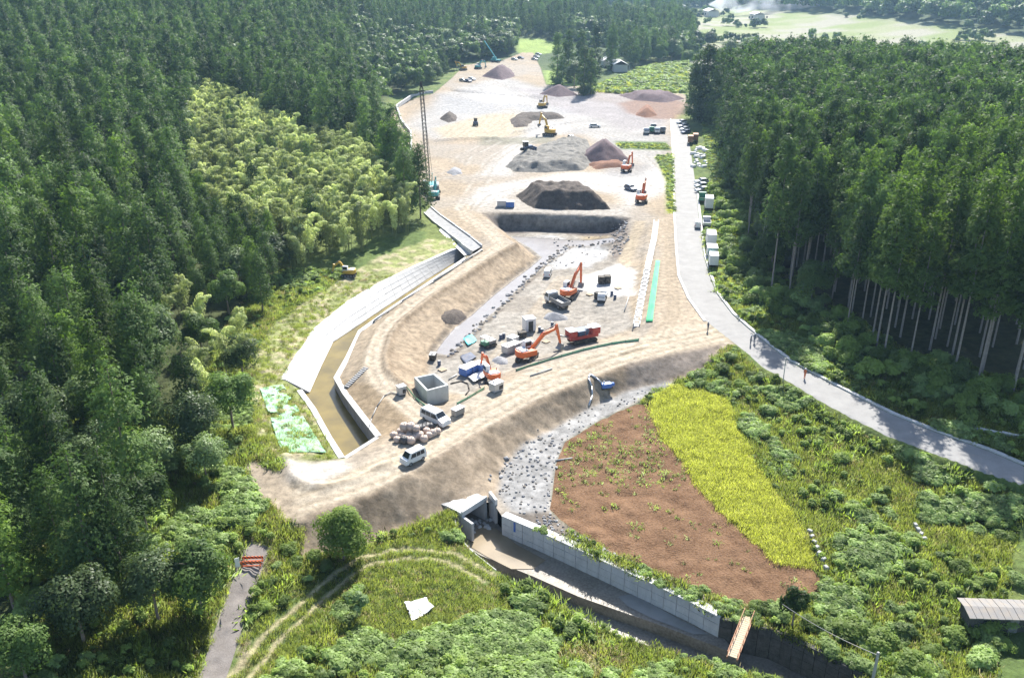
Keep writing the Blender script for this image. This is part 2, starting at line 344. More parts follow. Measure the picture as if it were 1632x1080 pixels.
# --- colours of the ground itself
C = np.zeros((len(VX), 3))
def ridge(px, h, w): 
    global VZ
    d_ = dline(VX, VY, GP(px)); VZ = VZ + h * np.exp(-(d_ / w) ** 2) * (0.6 + 0.8 * n2) * sstep(0.5, 1.6, np.abs(d_can))
ridge([(q[0], q[1]) for q in CR_IN[3:12]], 0.42, 0.7); ridge([(455, 728), (462, 755), (480, 772), (520, 776), (570, 764), (620, 738)], 0.5, 0.7); ridge([(640, 762), (723, 713), (807, 666), (930, 608), (1080, 563)], 0.10, 0.6); ridge([(583, 590), (586, 560), (602, 524), (640, 488), (690, 448), (735, 420)], 0.25, 0.6); ridge([(700, 224), (740, 222), (790, 221)], 0.9, 1.5); ridge([(820, 212), (850, 205), (905, 196)], 0.7, 1.5); ridge([(1035, 352), (1026, 420), (1008, 520)], 0.35, 0.6)
slope_m = (sdf(VX, VY, GP([(q[0], q[1]) for q in CREST[1:]] + [(1130, 582), (1000, 622), (870, 690), (800, 748), (790, 790), (711, 812), (560, 876), (480, 882)])) < -0.6) | (sdf(VX, VY, GP([(q[0], q[1]) for q in CR_IN[2:13]] + [(q[0], q[1]) for q in TOE[1:11]][::-1])) < -0.6)
VZ = VZ + np.where(slope_m, 0.15 * (fbm(VX, VY, 1.5, 71, 3) - 0.5) * 2 * sstep(1, 3, d_can), 0)
for off in (-1.1, 1.1, 2.9): VZ = VZ - 0.10 * np.exp(-(dline(VX, VY, offset_line(GP([(470, 800), (560, 775), (657, 735), (760, 672), (860, 618), (960, 580), (1060, 552), (1160, 530)]), off)) / 0.3) ** 2)
for off in (-0.8, 0.8): VZ = VZ - 0.12 * np.exp(-(dline(VX, VY, offset_line(GP(HAUL), off)) / 0.3) ** 2)
def put(mask, col, k=1.0, noise=None, amp=0.0):
    global C
    m = (mask * k)[:, None]; c = np.array(col)[None, :] * np.ones((len(VX), 1))
    if noise is not None: c = c * (1 + amp * (noise[:, None] - 0.5) * 2)
    C = C * (1 - m) + c * m
ALL = np.ones(len(VX))
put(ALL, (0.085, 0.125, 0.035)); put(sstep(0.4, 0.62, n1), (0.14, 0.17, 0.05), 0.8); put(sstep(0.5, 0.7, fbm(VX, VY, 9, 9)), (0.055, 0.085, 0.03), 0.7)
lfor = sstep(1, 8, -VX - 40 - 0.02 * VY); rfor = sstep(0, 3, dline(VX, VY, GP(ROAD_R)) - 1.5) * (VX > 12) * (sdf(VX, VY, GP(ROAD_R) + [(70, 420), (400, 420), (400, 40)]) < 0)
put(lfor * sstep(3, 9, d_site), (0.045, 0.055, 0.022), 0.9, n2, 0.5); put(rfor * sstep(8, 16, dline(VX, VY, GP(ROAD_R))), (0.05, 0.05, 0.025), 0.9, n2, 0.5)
# far plain: patchwork of fields
cell = np.floor((VX * 0.93 + VY * 0.37) / 55).astype(int) * 7919 + np.floor((VY * 0.93 - VX * 0.37) / 38).astype(int) * 104729
cr = ((cell * 2654435761) & 0xffff) / 65535.0
plain = sstep(430, 520, VY) * sstep(40, 140, VX - 0.06 * (VY - 430)) * (1 - sstep(1250, 1350, VY)) * (1 - sstep(-40, 40, (VY - 950) + (VX - 360) * 3.14) * sstep(250, 330, VX))
pal = 0.6 * np.array([(0.30, 0.36, 0.13), (0.36, 0.38, 0.20), (0.22, 0.30, 0.09), (0.42, 0.40, 0.30), (0.50, 0.49, 0.44), (0.28, 0.34, 0.12)])
pc = pal[(cr * 5.99).astype(int)]; C = C * (1 - plain[:, None]) + pc * plain[:, None]
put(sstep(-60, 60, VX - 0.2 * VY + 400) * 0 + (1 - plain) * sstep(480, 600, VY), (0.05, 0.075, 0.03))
for q in (((822, 80), (826, 62), (860, 62), (900, 72), (880, 84), (838, 90)), ((865, 112), (905, 116), (928, 128), (915, 140), (872, 138)), ((940, 138), (985, 128), (1040, 108), (1094, 100), (1094, 150), (1040, 148), (985, 146))):
    put(soft(D(GP(q)), 3), (0.20, 0.27, 0.07), 1, n1, 0.3)
ms = soft(d_site, 0.4)
put(ms, (0.40, 0.325, 0.235), 1, n1, 0.18)
put(ms * sstep(0.45, 0.65, n3), (0.38, 0.35, 0.31), 0.6)
def zone(px, col, k=1.0, w=1.0, noise=None, amp=0.0, wob=0.0): put(soft(D(GP(px)) + wob * (n2 - 0.5) * 4 + wob * (n1 - 0.5) * 5, w), col, k, noise, amp)
# platform in crushed stone, pale patches
zone([(640, 200), (700, 150), (800, 120), (900, 150), (1060, 180), (1070, 280), (1010, 260), (930, 215), (780, 210), (700, 225)], (0.42, 0.405, 0.385), 0.9, 6, n1, 0.2)
zone([(690, 205), (820, 170), (845, 190), (830, 215), (780, 222), (710, 222)], (0.50, 0.43, 0.31), 0.9, 3, n2, 0.25)
zone([(745, 155), (790, 138), (850, 160), (790, 168)], (0.55, 0.53, 0.50), 0.9, 5)
zone([(700, 150), (755, 160), (840, 168), (930, 172), (920, 182), (700, 182)], (0.40, 0.40, 0.40), 0.6, 5, n2, 0.2)
zone([(820, 140), (990, 150), (1090, 160), (1060, 200), (1000, 210), (960, 190), (900, 178)], (0.34, 0.31, 0.31), 0.7, 5, n1, 0.2)
zone([(985, 165), (1060, 150), (1093, 165), (1080, 190), (1040, 190), (1000, 180)], (0.26, 0.15, 0.10), 0.75, 3, n2, 0.3)
zone([(740, 330), (760, 300), (900, 275), (1000, 275), (1070, 260), (1076, 300), (1000, 330), (985, 310), (900, 295), (830, 300), (790, 320)], (0.56, 0.54, 0.51), 0.95, 4, n2, 0.15)
zone([(760, 280), (790, 255), (815, 225), (880, 195), (930, 200), (850, 225), (830, 250), (815, 280)], (0.52, 0.50, 0.47), 0.8, 3, n2, 0.15)
zone([(960, 270), (985, 262), (1040, 262), (1030, 280), (990, 284), (965, 280)], (0.33, 0.32, 0.31), 0.8, 3, n1, 0.2)
zone([(763, 220), (880, 218), (880, 228), (765, 232)], (0.24, 0.23, 0.17), 0.8, 2, n2, 0.4)
zone([(980, 225), (1060, 226), (1072, 240), (990, 238)], (0.10, 0.17, 0.05), 1, 2, n2, 0.4)
zone([(1045, 250), (1072, 245), (1076, 340), (1064, 340), (1062, 290)], (0.26, 0.32, 0.06), 0.95, 1.5, n2, 0.4)
zone([(760, 338), (768, 318), (830, 316), (860, 330), (960, 334), (1000, 330), (1003, 345), (850, 340)], (0.46, 0.43, 0.39), 0.7, 2, n2, 0.15)
# dirt roads
hl = dline(VX, VY, GP(HAUL)); put(soft(hl - 2.0 + (n1 - 0.5), 0.6), (0.53, 0.455, 0.355), 0.9, n2, 0.10)
put(soft(D(GP([(q[0], q[1]) for q in CREST] + [(1165, 546), (1126, 512), (1060, 520)] + [(q[0], q[1]) for q in INNER[::-1]])), 0.7), (0.53, 0.455, 0.35), 0.9, n1, 0.12)
for off in (-1.1, 1.1, -2.6, 2.9):
    cl = GP([(470, 800), (560, 775), (657, 735), (760, 672), (860, 618), (960, 580), (1060, 552), (1160, 530)]); put(soft(np.abs(dline(VX, VY, offset_line(cl, off)) - 0.05 * n1) - 0.3, 0.3), (0.36, 0.29, 0.20), 0.55)
    put(soft(np.abs(dline(VX, VY, offset_line(GP(HAUL), off * 0.72))) - 0.3, 0.35), (0.38, 0.31, 0.22), 0.6)
put(soft(dline(VX, VY, GP([(900, 598), (980, 568), (1020, 556)])) - 0.5, 0.5) * sstep(0.4, 0.6, n2), (0.22, 0.17, 0.11), 0.8)
for l_, w_ in (([(930, 198), (870, 214), (820, 232), (785, 256), (768, 285), (748, 320), (740, 335)], 1.6), ([(1060, 270), (1035, 245), (985, 222), (930, 205), (880, 190), (800, 172), (740, 160)], 1.8), ([(1070, 300), (1000, 296), (920, 290), (850, 290), (770, 310), (745, 335)], 1.8), ([(820, 110), (780, 128), (830, 150), (880, 168)], 2.0), ([(700, 300), (740, 250), (790, 225), (830, 212)], 1.6)):
    g_ = GP(l_)
    for off in (-w_, w_): put(soft(dline(VX, VY, offset_line(g_, off)) - 0.45 + 0.8 * (n2 - 0.5), 0.5) * sstep(0.35, 0.6, n1), (0.30, 0.255, 0.20), 0.55); put(soft(dline(VX, VY, offset_line(g_, off * 1.45)) - 0.5 + 0.8 * (n2 - 0.5), 0.6) * sstep(0.4, 0.6, n1), (0.56, 0.53, 0.48), 0.4)
for k in range(8):
    g_ = GP([(700 + 14 * k, 222 - 2 * k), (720 + 15 * k, 205 - 2 * k), (735 + 14 * k, 192 - 2 * k)]); put(soft(dline(VX, VY, g_) - 0.4 + (n2 - 0.5), 0.4), (0.40, 0.33, 0.23), 0.5)
# slopes: outer dam face, pit banks
of = GP([(q[0], q[1]) for q in CREST[1:]] + [(1130, 582), (1080, 605), (1000, 622), (940, 650), (870, 690), (830, 712), (800, 748), (790, 790), (711, 812), (640, 842), (560, 876), (480, 882)])
put(soft(D(of), 0.5), (0.325, 0.255, 0.18), 0.95, n2, 0.2); put(soft(D(of), 0.5) * sstep(0.52, 0.66, n1), (0.24, 0.185, 0.13), 0.7); put(soft(D(of), 0.5) * sstep(0.50, 0.7, fbm(VX, VY, 3, 21)), (0.46, 0.37, 0.27), 0.7)
zone([(1000, 582), (1080, 563), (1150, 549), (1125, 582), (1060, 606), (1000, 618)], (0.25, 0.215, 0.19), 0.8, 1.0, n2, 0.3)
bank = GP([(q[0], q[1]) for q in CR_IN[2:13]] + [(q[0], q[1]) for q in TOE[1:11]][::-1])
put(soft(D(bank), 0.5), (0.40, 0.315, 0.22), 0.95, n2, 0.2); put(soft(D(bank), 0.5) * sstep(0.5, 0.66, fbm(VX, VY, 2.4, 31)), (0.29, 0.22, 0.15), 0.6)
zone([(590, 612), (620, 640), (652, 668), (640, 690), (604, 697), (547, 628), (535, 603)], (0.345, 0.26, 0.165), 0.85, 0.8, n2, 0.3)
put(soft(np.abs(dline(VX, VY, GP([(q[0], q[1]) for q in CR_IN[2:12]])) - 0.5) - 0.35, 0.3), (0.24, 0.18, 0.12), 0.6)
# pit floor
pit = GP([(q[0], q[1]) for q in TOE] + [(985, 415), (1010, 520), (930, 548), (830, 575), (745, 630)])
put(soft(D(pit), 1), (0.375, 0.345, 0.30), 0.95, n2, 0.25); put(soft(D(pit), 1) * sstep(0.55, 0.7, n1), (0.30, 0.265, 0.22), 0.7)
zone([(930, 440), (985, 420), (1008, 425), (1012, 470), (960, 470), (925, 460)], (0.66, 0.655, 0.64), 0.95, 1.5, n2, 0.12, wob=0.5)
zone([(890, 398), (960, 386), (972, 408), (940, 425), (880, 430)], (0.56, 0.555, 0.55), 0.9, 1.5, n2, 0.35, wob=0.6)
zone([(820, 378), (880, 375), (900, 380), (870, 405)], (0.52, 0.52, 0.52), 0.8, 1, n2, 0.3, wob=0.4)
zone([(925, 376), (972, 372), (975, 383), (930, 386)], (0.40, 0.31, 0.18), 0.8, 1.5)
zone([(975, 372), (1000, 348), (1005, 380), (985, 415), (975, 410)], (0.24, 0.20, 0.17), 0.85, 1, n2, 0.4)
zone([(768, 340), (1003, 347), (985, 374), (880, 369), (800, 367)], (0.125, 0.105, 0.095), 0.95, 0.8, n2, 0.35)
zone([(768, 339), (860, 341), (850, 368), (800, 366)], (0.21, 0.19, 0.17), 0.9, 1.5, n2, 0.4)
for k in range(5):
    l = GP([(760 + 14 * k, 600 - 4 * k), (800 + 14 * k, 545 - 6 * k), (850 + 10 * k, 490 - 6 * k), (890 + 8 * k, 440)]); put(soft(dline(VX, VY, l) - 0.35, 0.35) * sstep(0.35, 0.5, n1), (0.46, 0.38, 0.28), 0.6)
put(soft(np.abs(D(stream_poly) - 0.9) - 0.5, 0.4) * sstep(0.35, 0.55, n2), (0.17, 0.14, 0.11), 0.8)
put(soft(D(GP([(1012, 352), (985, 415), (1000, 430), (1030, 352)])), 0.8), (0.46, 0.38, 0.27), 0.9, n1, 0.2)
zone([(1045, 350), (1064, 346), (1078, 440), (1130, 515), (1060, 522), (1020, 545), (1042, 515), (1054, 440)], (0.45, 0.37, 0.275), 0.9, 1, n1, 0.15)
for k in (0, 1, 2): put(soft(dline(VX, VY, GP([(1060 + 6 * k, 350), (1063 + 7 * k, 440), (1066 + 8 * k, 500), (1040 + 12 * k, 540)])) - 0.25, 0.3), (0.36, 0.29, 0.2), 0.6)
# rock strip beside the channel, gravel at the foot of the dam
zone([(800, 748), (830, 712), (870, 690), (940, 650), (1000, 622), (1060, 607), (1085, 612), (1040, 627), (960, 667), (900, 704), (886, 740), (879, 790), (876, 812), (850, 830), (815, 815), (795, 790)], (0.36, 0.355, 0.345), 0.95, 0.7, n2, 0.35)
zone([(800, 818), (876, 815), (905, 838), (1040, 908), (1130, 952), (1140, 980), (1040, 930), (900, 864)], (0.20, 0.17, 0.14), 0.95, 0.6, n2, 0.6)
zone([(900, 856), (905, 846), (960, 872), (1000, 895), (995, 905)], (0.50, 0.47, 0.43), 0.6, 0.6, n2, 0.5)
# sandy turning place by the lane
zone([(400, 735), (445, 756), (470, 790), (480, 830), (440, 850), (425, 880), (410, 870), (425, 800)], (0.39, 0.32, 0.235), 0.9, 1, n1, 0.2)
zone([(455, 725), (500, 738), (545, 735), (560, 745), (500, 775), (465, 765)], (0.60, 0.56, 0.50), 0.9, 1, n2, 0.1)
zone([(535, 1005), (560, 985), (600, 1010), (575, 1030)], (0.3, 0.28, 0.16), 0.0, 1)
# left verge of the canal: grass with bare soil and green netting
vg = [(400, 580), (440, 515), (520, 460), (600, 412), (690, 380), (740, 392), (665, 424), (608, 452), (558, 482), (505, 526), (455, 605), (480, 622), (548, 730), (500, 736), (430, 730), (408, 680)]
put(soft(D(GP(vg)), 1), (0.24, 0.26, 0.10), 0.9, n1, 0.3); put(soft(D(GP(vg)), 1) * sstep(0.48, 0.62, n2), (0.40, 0.34, 0.23), 0.75)
put(soft(np.abs(d_lane - 0.7) - 0.5, 0.4) * sstep(0.4, 0.55, n2), (0.40, 0.33, 0.23), 0.8)
# wheel tracks in the meadow
trk = GP([(375, 1085), (430, 1020), (490, 965), (540, 920), (580, 895), (640, 880), (720, 888), (780, 920)])
for off in (-0.9, 0.9): put(soft(dline(VX, VY, offset_line(trk, off)) - 0.28, 0.25), (0.36, 0.31, 0.19), 0.9)
zone([(880, 1040), (930, 1000), (1000, 1040), (960, 1080)], (0.36, 0.32, 0.18), 0.7, 2, n2, 0.3, wob=0.5)
zone([(1370, 840), (1440, 700), (1480, 740), (1560, 870), (1500, 880)], (0.20, 0.27, 0.07), 0.7, 4, n2, 0.3)
C = C * np.where(d_site < 0.3, 0.67, 1.0)[:, None]; C = np.clip(C, 0.01, 0.9)
# --- cut the sheet
idx = np.arange(nxg * nyg).reshape(nyg, nxg)
q00 = idx[:-1, :-1].ravel(); q01 = idx[:-1, 1:].ravel(); q10 = idx[1:, :-1].ravel(); q11 = idx[1:, 1:].ravel()
TRI = np.concatenate([np.stack([q00, q01, q11], 1), np.stack([q00, q11, q10], 1)])
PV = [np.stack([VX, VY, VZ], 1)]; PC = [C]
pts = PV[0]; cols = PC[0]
def cut(tri, poly):
    # returns (inside, outside), new vertices appended on the edge
    global pts, cols
    bb = np.array([p[:2] for p in poly]); lo = bb.min(0) - 30; hi = bb.max(0) + 30
    c = pts[tri].mean(1); cand = (c[:, 0] > lo[0]) & (c[:, 0] < hi[0]) & (c[:, 1] > lo[1]) & (c[:, 1] < hi[1])
    rest = tri[~cand]; t = tri[cand]; u = np.unique(t); d = np.full(len(pts), 9.0); d[u] = sdf(pts[u, 0], pts[u, 1], poly)
    d = np.where(np.abs(d) < 1e-4, 1e-4, d); s = d[t] < 0; k = s.sum(1)
    ins = [t[k == 3]]; outs = [rest, t[k == 0]]; cache = {}; newp = []; newc = []; base = len(pts); I = []; O = []
    def ev(a, b):
        key = (a, b) if a < b else (b, a)
        if key not in cache:
            f = d[a] / (d[a] - d[b]); cache[key] = base + len(newp); newp.append(pts[a] + (pts[b] - pts[a]) * f); newc.append(cols[a] + (cols[b] - cols[a]) * f)
        return cache[key]
    for tr in t[(k == 1) | (k == 2)]:
        m = [d[i] < 0 for i in tr]
        lone = m.index(True) if sum(m) == 1 else m.index(False)
        a, b, c2 = tr[lone], tr[(lone + 1) % 3], tr[(lone + 2) % 3]; ab = ev(a, b); ac = ev(a, c2)
        one = [(a, ab, ac)]; two = [(ab, b, c2), (ab, c2, ac)]
        if sum(m) == 1: I += one; O += two
        else: O += one; I += two
    if newp: pts = np.concatenate([pts, newp]); cols = np.concatenate([cols, newc])
    if I: ins.append(np.array(I)); outs.append(np.array(O))
    return np.concatenate(ins), np.concatenate(outs)
def sheet(name, tri, mat, dz=0.0, kind='structure'):
    u, inv = np.unique(tri, return_inverse=True); P = pts[u].copy(); P[:, 2] += dz; F = inv.reshape(-1, 3)
    me = bpy.data.meshes.new(name); me.vertices.add(len(P)); me.vertices.foreach_set('co', P.astype(np.float32).ravel())
    me.loops.add(F.size); me.loops.foreach_set('vertex_index', F.astype(np.int32).ravel())
    me.polygons.add(len(F)); me.polygons.foreach_set('loop_start', np.arange(0, F.size, 3, dtype=np.int32)); me.polygons.foreach_set('loop_total', np.full(len(F), 3, np.int32))
    me.polygons.foreach_set('use_smooth', np.ones(len(F), bool)); me.update(calc_edges=True)
    ca = me.color_attributes.new('Col', 'FLOAT_COLOR', 'POINT'); ca.data.foreach_set('color', np.concatenate([cols[u], np.ones((len(u), 1))], 1).astype(np.float32).ravel())
    me.materials.append(mat); o = bpy.data.objects.new(name, me); COL.objects.link(o); o['kind'] = kind; return o
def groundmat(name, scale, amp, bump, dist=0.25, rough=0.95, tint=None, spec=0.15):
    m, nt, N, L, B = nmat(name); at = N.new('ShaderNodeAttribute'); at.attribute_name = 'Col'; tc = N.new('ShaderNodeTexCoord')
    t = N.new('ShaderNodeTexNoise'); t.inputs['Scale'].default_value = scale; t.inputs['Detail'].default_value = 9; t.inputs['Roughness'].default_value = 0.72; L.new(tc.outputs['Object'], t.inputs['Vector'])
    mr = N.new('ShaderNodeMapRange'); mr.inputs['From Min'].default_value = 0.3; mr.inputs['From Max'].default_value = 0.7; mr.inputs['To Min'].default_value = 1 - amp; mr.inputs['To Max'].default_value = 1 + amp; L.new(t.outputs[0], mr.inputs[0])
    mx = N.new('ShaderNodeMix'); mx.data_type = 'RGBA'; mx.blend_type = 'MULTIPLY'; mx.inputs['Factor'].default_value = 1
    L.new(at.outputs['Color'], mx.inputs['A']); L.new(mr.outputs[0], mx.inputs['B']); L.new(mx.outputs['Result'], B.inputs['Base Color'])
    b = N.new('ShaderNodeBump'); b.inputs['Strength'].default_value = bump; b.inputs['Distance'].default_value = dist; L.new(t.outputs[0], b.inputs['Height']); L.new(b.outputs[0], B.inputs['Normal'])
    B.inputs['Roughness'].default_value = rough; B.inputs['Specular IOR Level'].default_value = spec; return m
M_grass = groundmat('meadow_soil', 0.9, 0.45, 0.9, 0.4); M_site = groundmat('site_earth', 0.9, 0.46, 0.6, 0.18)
M_asph = rocky('asphalt', (0.20, 0.195, 0.19), (0.29, 0.285, 0.275), 0.35, 0.1, 0.8, fine=30); M_lane = rocky('old_paving', (0.13, 0.115, 0.105), (0.21, 0.19, 0.175), 0.5, 0.2, 0.9, fine=14)
M_field = rocky('ploughed_soil', (0.085, 0.045, 0.023), (0.205, 0.122, 0.070), 0.4, 0.9, 1.0, dist=0.35, fine=11)
_, TRI = cut(TRI, canal_poly); _, TRI = cut(TRI, chan_poly)
t_, TRI = cut(TRI, road_poly); sheet('road', t_, M_asph)
t_, TRI = cut(TRI, lane_poly); sheet('lane', t_, M_lane)
t_, TRI = cut(TRI, grass_poly); grass_sheet = sheet('grass_field', t_, M_grass)
t_, TRI = cut(TRI, field_poly); sheet('ploughed_field', t_, M_field)
t_, TRI = cut(TRI, site_poly); t2_, t_ = cut(t_, stream_poly)
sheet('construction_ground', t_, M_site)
M_water = rocky('stream_water', (0.22, 0.205, 0.20), (0.27, 0.255, 0.245), 0.4, 0.08, 0.25, dist=0.05); sheet('stream', t2_, M_water, -0.05)
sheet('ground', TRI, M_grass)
# ------------------------------------------------------------------ plants
def unit(a): return a / np.maximum(np.linalg.norm(a, axis=-1, keepdims=True), 1e-9)
def leaf_mesh(name, C_, U, W, Nn, var, mat):
    # diamond leaves: centre, half-length vector, half-width vector, shading normal, colour variation
    n = len(C_); V = np.stack([C_ - U, C_ + W + U * 0.15, C_ + U, C_ - W + U * 0.15], 1).reshape(-1, 3)
    me = bpy.data.meshes.new(name); me.vertices.add(4 * n); me.vertices.foreach_set('co', V.astype(np.float32).ravel())
    me.loops.add(4 * n); me.loops.foreach_set('vertex_index', np.arange(4 * n, dtype=np.int32))
    me.polygons.add(n); me.polygons.foreach_set('loop_start', np.arange(0, 4 * n, 4, dtype=np.int32)); me.polygons.foreach_set('loop_total', np.full(n, 4, np.int32))
    me.polygons.foreach_set('use_smooth', np.ones(n, bool)); me.update(calc_edges=True)
    a = me.attributes.new('leafvar', 'FLOAT', 'POINT'); a.data.foreach_set('value', np.repeat(var, 4).astype(np.float32))
    me.normals_split_custom_set_from_vertices(np.repeat(unit(Nn), 4, 0)); me.materials.append(mat); return me
def planar(rng, nrm, d, k):
    # leaf axes lying across the shading normal
    n = unit(nrm + k * rdir(rng, len(nrm))); u = d + 0.45 * rdir(rng, len(d)); u = unit(u - (u * n).sum(1, keepdims=True) * n); return u, -np.cross(n, u), n
def rdir(rng, n): return unit(rng.normal(size=(n, 3)))
def frame(rng, d, spread):
    u = unit(d + spread * rdir(rng, len(d))); w = unit(np.cross(u, rdir(rng, len(d)))); return u, w
def cedar_mesh(seed, H, Rc, cb, nb, nt, nl, ls, mat, tip=0.8):
    rng = np.random.default_rng(seed); z0 = H * cb; L = H - z0
    t = np.sort(1 - np.sqrt(rng.uniform(0.0, 1, nb)) * 1.0) if False else np.clip(rng.beta(1.05, 1.5, nb), 0, 1)
    ph = np.arange(nb) * 2.399 + rng.uniform(-0.5, 0.5, nb)
    lump = 0.82 + 0.32 * rng.random(nb); low = np.clip(t / 0.12, 0.45, 1)
    rl = Rc * (1 - t) ** tip * lump * low + 0.15
    bz = z0 + t * L + rng.normal(0, 0.15, nb)
    f = rng.uniform(0.35, 1.0, (nb, nt)) ** 0.7; up = 0.10 + 0.25 * t[:, None]
    px = np.cos(ph)[:, None] * rl[:, None] * f; py = np.sin(ph)[:, None] * rl[:, None] * f; pz = bz[:, None] + rl[:, None] * f * f * up - 0.25 * rl[:, None] * f
    sp = 0.16 * Rc; P = np.stack([px, py, pz], -1) + rng.normal(0, sp, (nb, nt, 3)) * np.array([1, 1, 0.8])
    B = np.stack([np.cos(ph) * rl * 0.72, np.sin(ph) * rl * 0.72, bz - 0.1 * rl - 0.35 * sp * 3], -1)[:, None, :]
    P = P.reshape(-1, 3); Bc = np.repeat(B, nt, 1).reshape(-1, 3); n = len(P)
    out = unit(P * np.array([1, 1, 0]) + 1e-6)
    nrm = unit(unit(P - Bc) * 0.9 + out * 0.55 + np.array([0, 0, 0.35]))
    d = unit(out * 0.8 + np.array([0, 0, 0.25]) + nrm * 0.5)
    P = np.repeat(P, nl, 0); d = np.repeat(d, nl, 0); nrm = np.repeat(nrm, nl, 0); bv = np.repeat(np.repeat(rng.random(nb), nt), nl)
    P = P + rng.normal(0, ls * 0.45, P.shape); u, w, nn = planar(rng, nrm, d, 0.5); s = ls * rng.uniform(0.7, 1.25, (len(P), 1))
    var = np.clip(0.55 * bv + 0.45 * rng.random(len(P)), 0, 1)
    return leaf_mesh('cedar_crown', P, u * s, w * s * 0.34, nn + 0.6 * nrm, var, mat)
def blob_mesh(seed, H, Rc, cb, nblob, npl, ls, mat, flat=0.8, name='crown', upb=0.2, sink=0.0):
    rng = np.random.default_rng(seed); zc = H * (1 + cb) / 2; hz = H * (1 - cb) / 2; Ps = []; Ns = []; vs = []
    for k in range(nblob):
        d = rdir(rng, 1)[0]; d[2] = abs(d[2]) * 1.1 - 0.35; q = rng.uniform(0.35, 0.78); c = np.array([d[0] * Rc * q, d[1] * Rc * q, zc + d[2] * hz * q]); br = Rc * rng.uniform(0.30, 0.48)
        dd = rdir(rng, npl); dd[:, 2] = np.where(dd[:, 2] < -0.55, -dd[:, 2], dd[:, 2]); r = br * rng.uniform(0.72, 1.12, (npl, 1))
        p = c + dd * r * np.array([1, 1, flat]); Ps.append(p); Ns.append(unit(dd + 0.35 * unit(p - np.array([0, 0, zc])) + np.array([0, 0, upb]))); vs.append(np.clip(0.5 * rng.random() + 0.5 * rng.random(npl), 0, 1))
    P = np.concatenate(Ps) - np.array([0, 0, sink]); Nn = np.concatenate(Ns); u, w, nn = planar(rng, Nn, rdir(rng, len(P)), 0.5); s = ls * rng.uniform(0.65, 1.3, (len(P), 1))
    return leaf_mesh(name, P, u * s, w * s * 0.6, nn + 0.5 * unit(Nn), np.concatenate(vs), mat)
def bamboo_mesh(seed, H, nc, npl, ls, mat):
    rng = np.random.default_rng(seed); Ps = []; Ns = []; Us = []; vs = []
    for k in range(nc):
        a = rng.uniform(0, 6.28); h = H * rng.uniform(0.75, 1.05); lean = rng.uniform(0.5, 1.6); tipd = rng.uniform(1.2, 2.6); b = rng.uniform(-0.9, 0.9, 2)
        t = np.clip(rng.beta(2.6, 1.0, npl), 0.3, 1); s = np.clip((t - 0.55) / 0.45, 0, 1)
        r = lean * t + tipd * s ** 2.0; z = h * (t - 0.22 * s ** 2.2); c = np.stack([b[0] + np.cos(a) * r, b[1] + np.sin(a) * r, z], 1)
        wd = 0.25 + 0.6 * np.sin(np.clip((t - 0.3) / 0.7, 0, 1) * 3.1); off = rdir(rng, npl) * wd[:, None] * np.array([1, 1, 0.7]); p = c + off
        Ps.append(p); Ns.append(unit(off) + np.array([0.4 * np.cos(a), 0.4 * np.sin(a), 0.5])); Us.append(unit(off * np.array([1, 1, 0.2]) + np.array([np.cos(a) * 0.6, np.sin(a) * 0.6, -0.35]))); vs.append(np.clip(0.5 * rng.random() + 0.5 * rng.random(npl), 0, 1))
    P = np.concatenate(Ps); Nn = unit(np.concatenate(Ns)); u, w, nn = planar(rng, Nn, np.concatenate(Us), 0.5); s = ls * rng.uniform(0.7, 1.3, (len(P), 1))
    return leaf_mesh('bamboo_crown', P, u * s, w * s * 0.32, nn + 0.5 * Nn, np.concatenate(vs), mat)
def tuft_mesh(seed, n, h, spread, wid, mat, arch=0.5):
    rng = np.random.default_rng(seed); b = rng.normal(0, spread, (n, 3)) * np.array([1, 1, 0]); d = unit(np.stack([rng.normal(0, arch, n), rng.normal(0, arch, n), np.ones(n)], 1)); s = h * rng.uniform(0.55, 1.1, (n, 1)) / 2
    w = unit(np.cross(d, rdir(rng, n))); return leaf_mesh('grass_tuft', b + d * s * 0.9, d * s, w * wid * rng.uniform(0.6, 1.3, (n, 1)), np.array([0, 0, 1.0]) + 0.5 * rdir(rng, n), rng.random(n), mat)
def trunk_mesh(H, r, lean, mat, seed, limbs=0, name='trunk'):
    rng = random.Random(seed); m = MB(); P = []
    for k in range(6): t = k / 5; P.append((lean * t * t * H * math.cos(seed), lean * t * t * H * math.sin(seed), t * H - 0.4 * (k == 0)))
    for k in range(5): m.cyl(P[k], P[k + 1], r * (1 - 0.17 * k), r * (1 - 0.17 * (k + 1)), 7, False)
    for k in range(limbs):
        t = rng.uniform(0.35, 0.9); a = rng.uniform(0, 6.28); L = H * 0.35 * (1.1 - t * 0.6); s = Vector((P[0][0], P[0][1], t * H)); m.cyl(s, s + Vector((math.cos(a) * L, math.sin(a) * L, L * 0.8)), r * 0.4 * (1.2 - t), r * 0.1, 5, False)
    me = bpy.data.meshes.new(name); me.from_pydata(m.V, [], m.F); me.polygons.foreach_set('use_smooth', [True] * len(me.polygons)); me.materials.append(mat); return me
L_ced = foliage('cedar_leaves', (0.036, 0.074, 0.026), (0.132, 0.200, 0.058), 0.36, tint=(1.15, 1.3, 0.65))
L_cedy = foliage('lit_and_pale_cedar_leaves', (0.055, 0.105, 0.024), (0.145, 0.22, 0.05), 0.42)  # sunlit tone of the front cedars put into leaf colour; also varies other trees
L_brd = foliage('broad_leaves', (0.05, 0.095, 0.028), (0.14, 0.21, 0.06), 0.42, 0.5)
L_brd2 = foliage('glossy_leaves', (0.07, 0.11, 0.045), (0.17, 0.23, 0.10), 0.35, 0.42)
L_bam = foliage('bamboo_leaves', (0.24, 0.30, 0.11), (0.56, 0.60, 0.30), 0.45, 0.5, tint=(1.1, 1.15, 0.75))
L_weed = foliage('weed_leaves', (0.13, 0.20, 0.05), (0.30, 0.38, 0.11), 0.55, 0.5, 0.3)
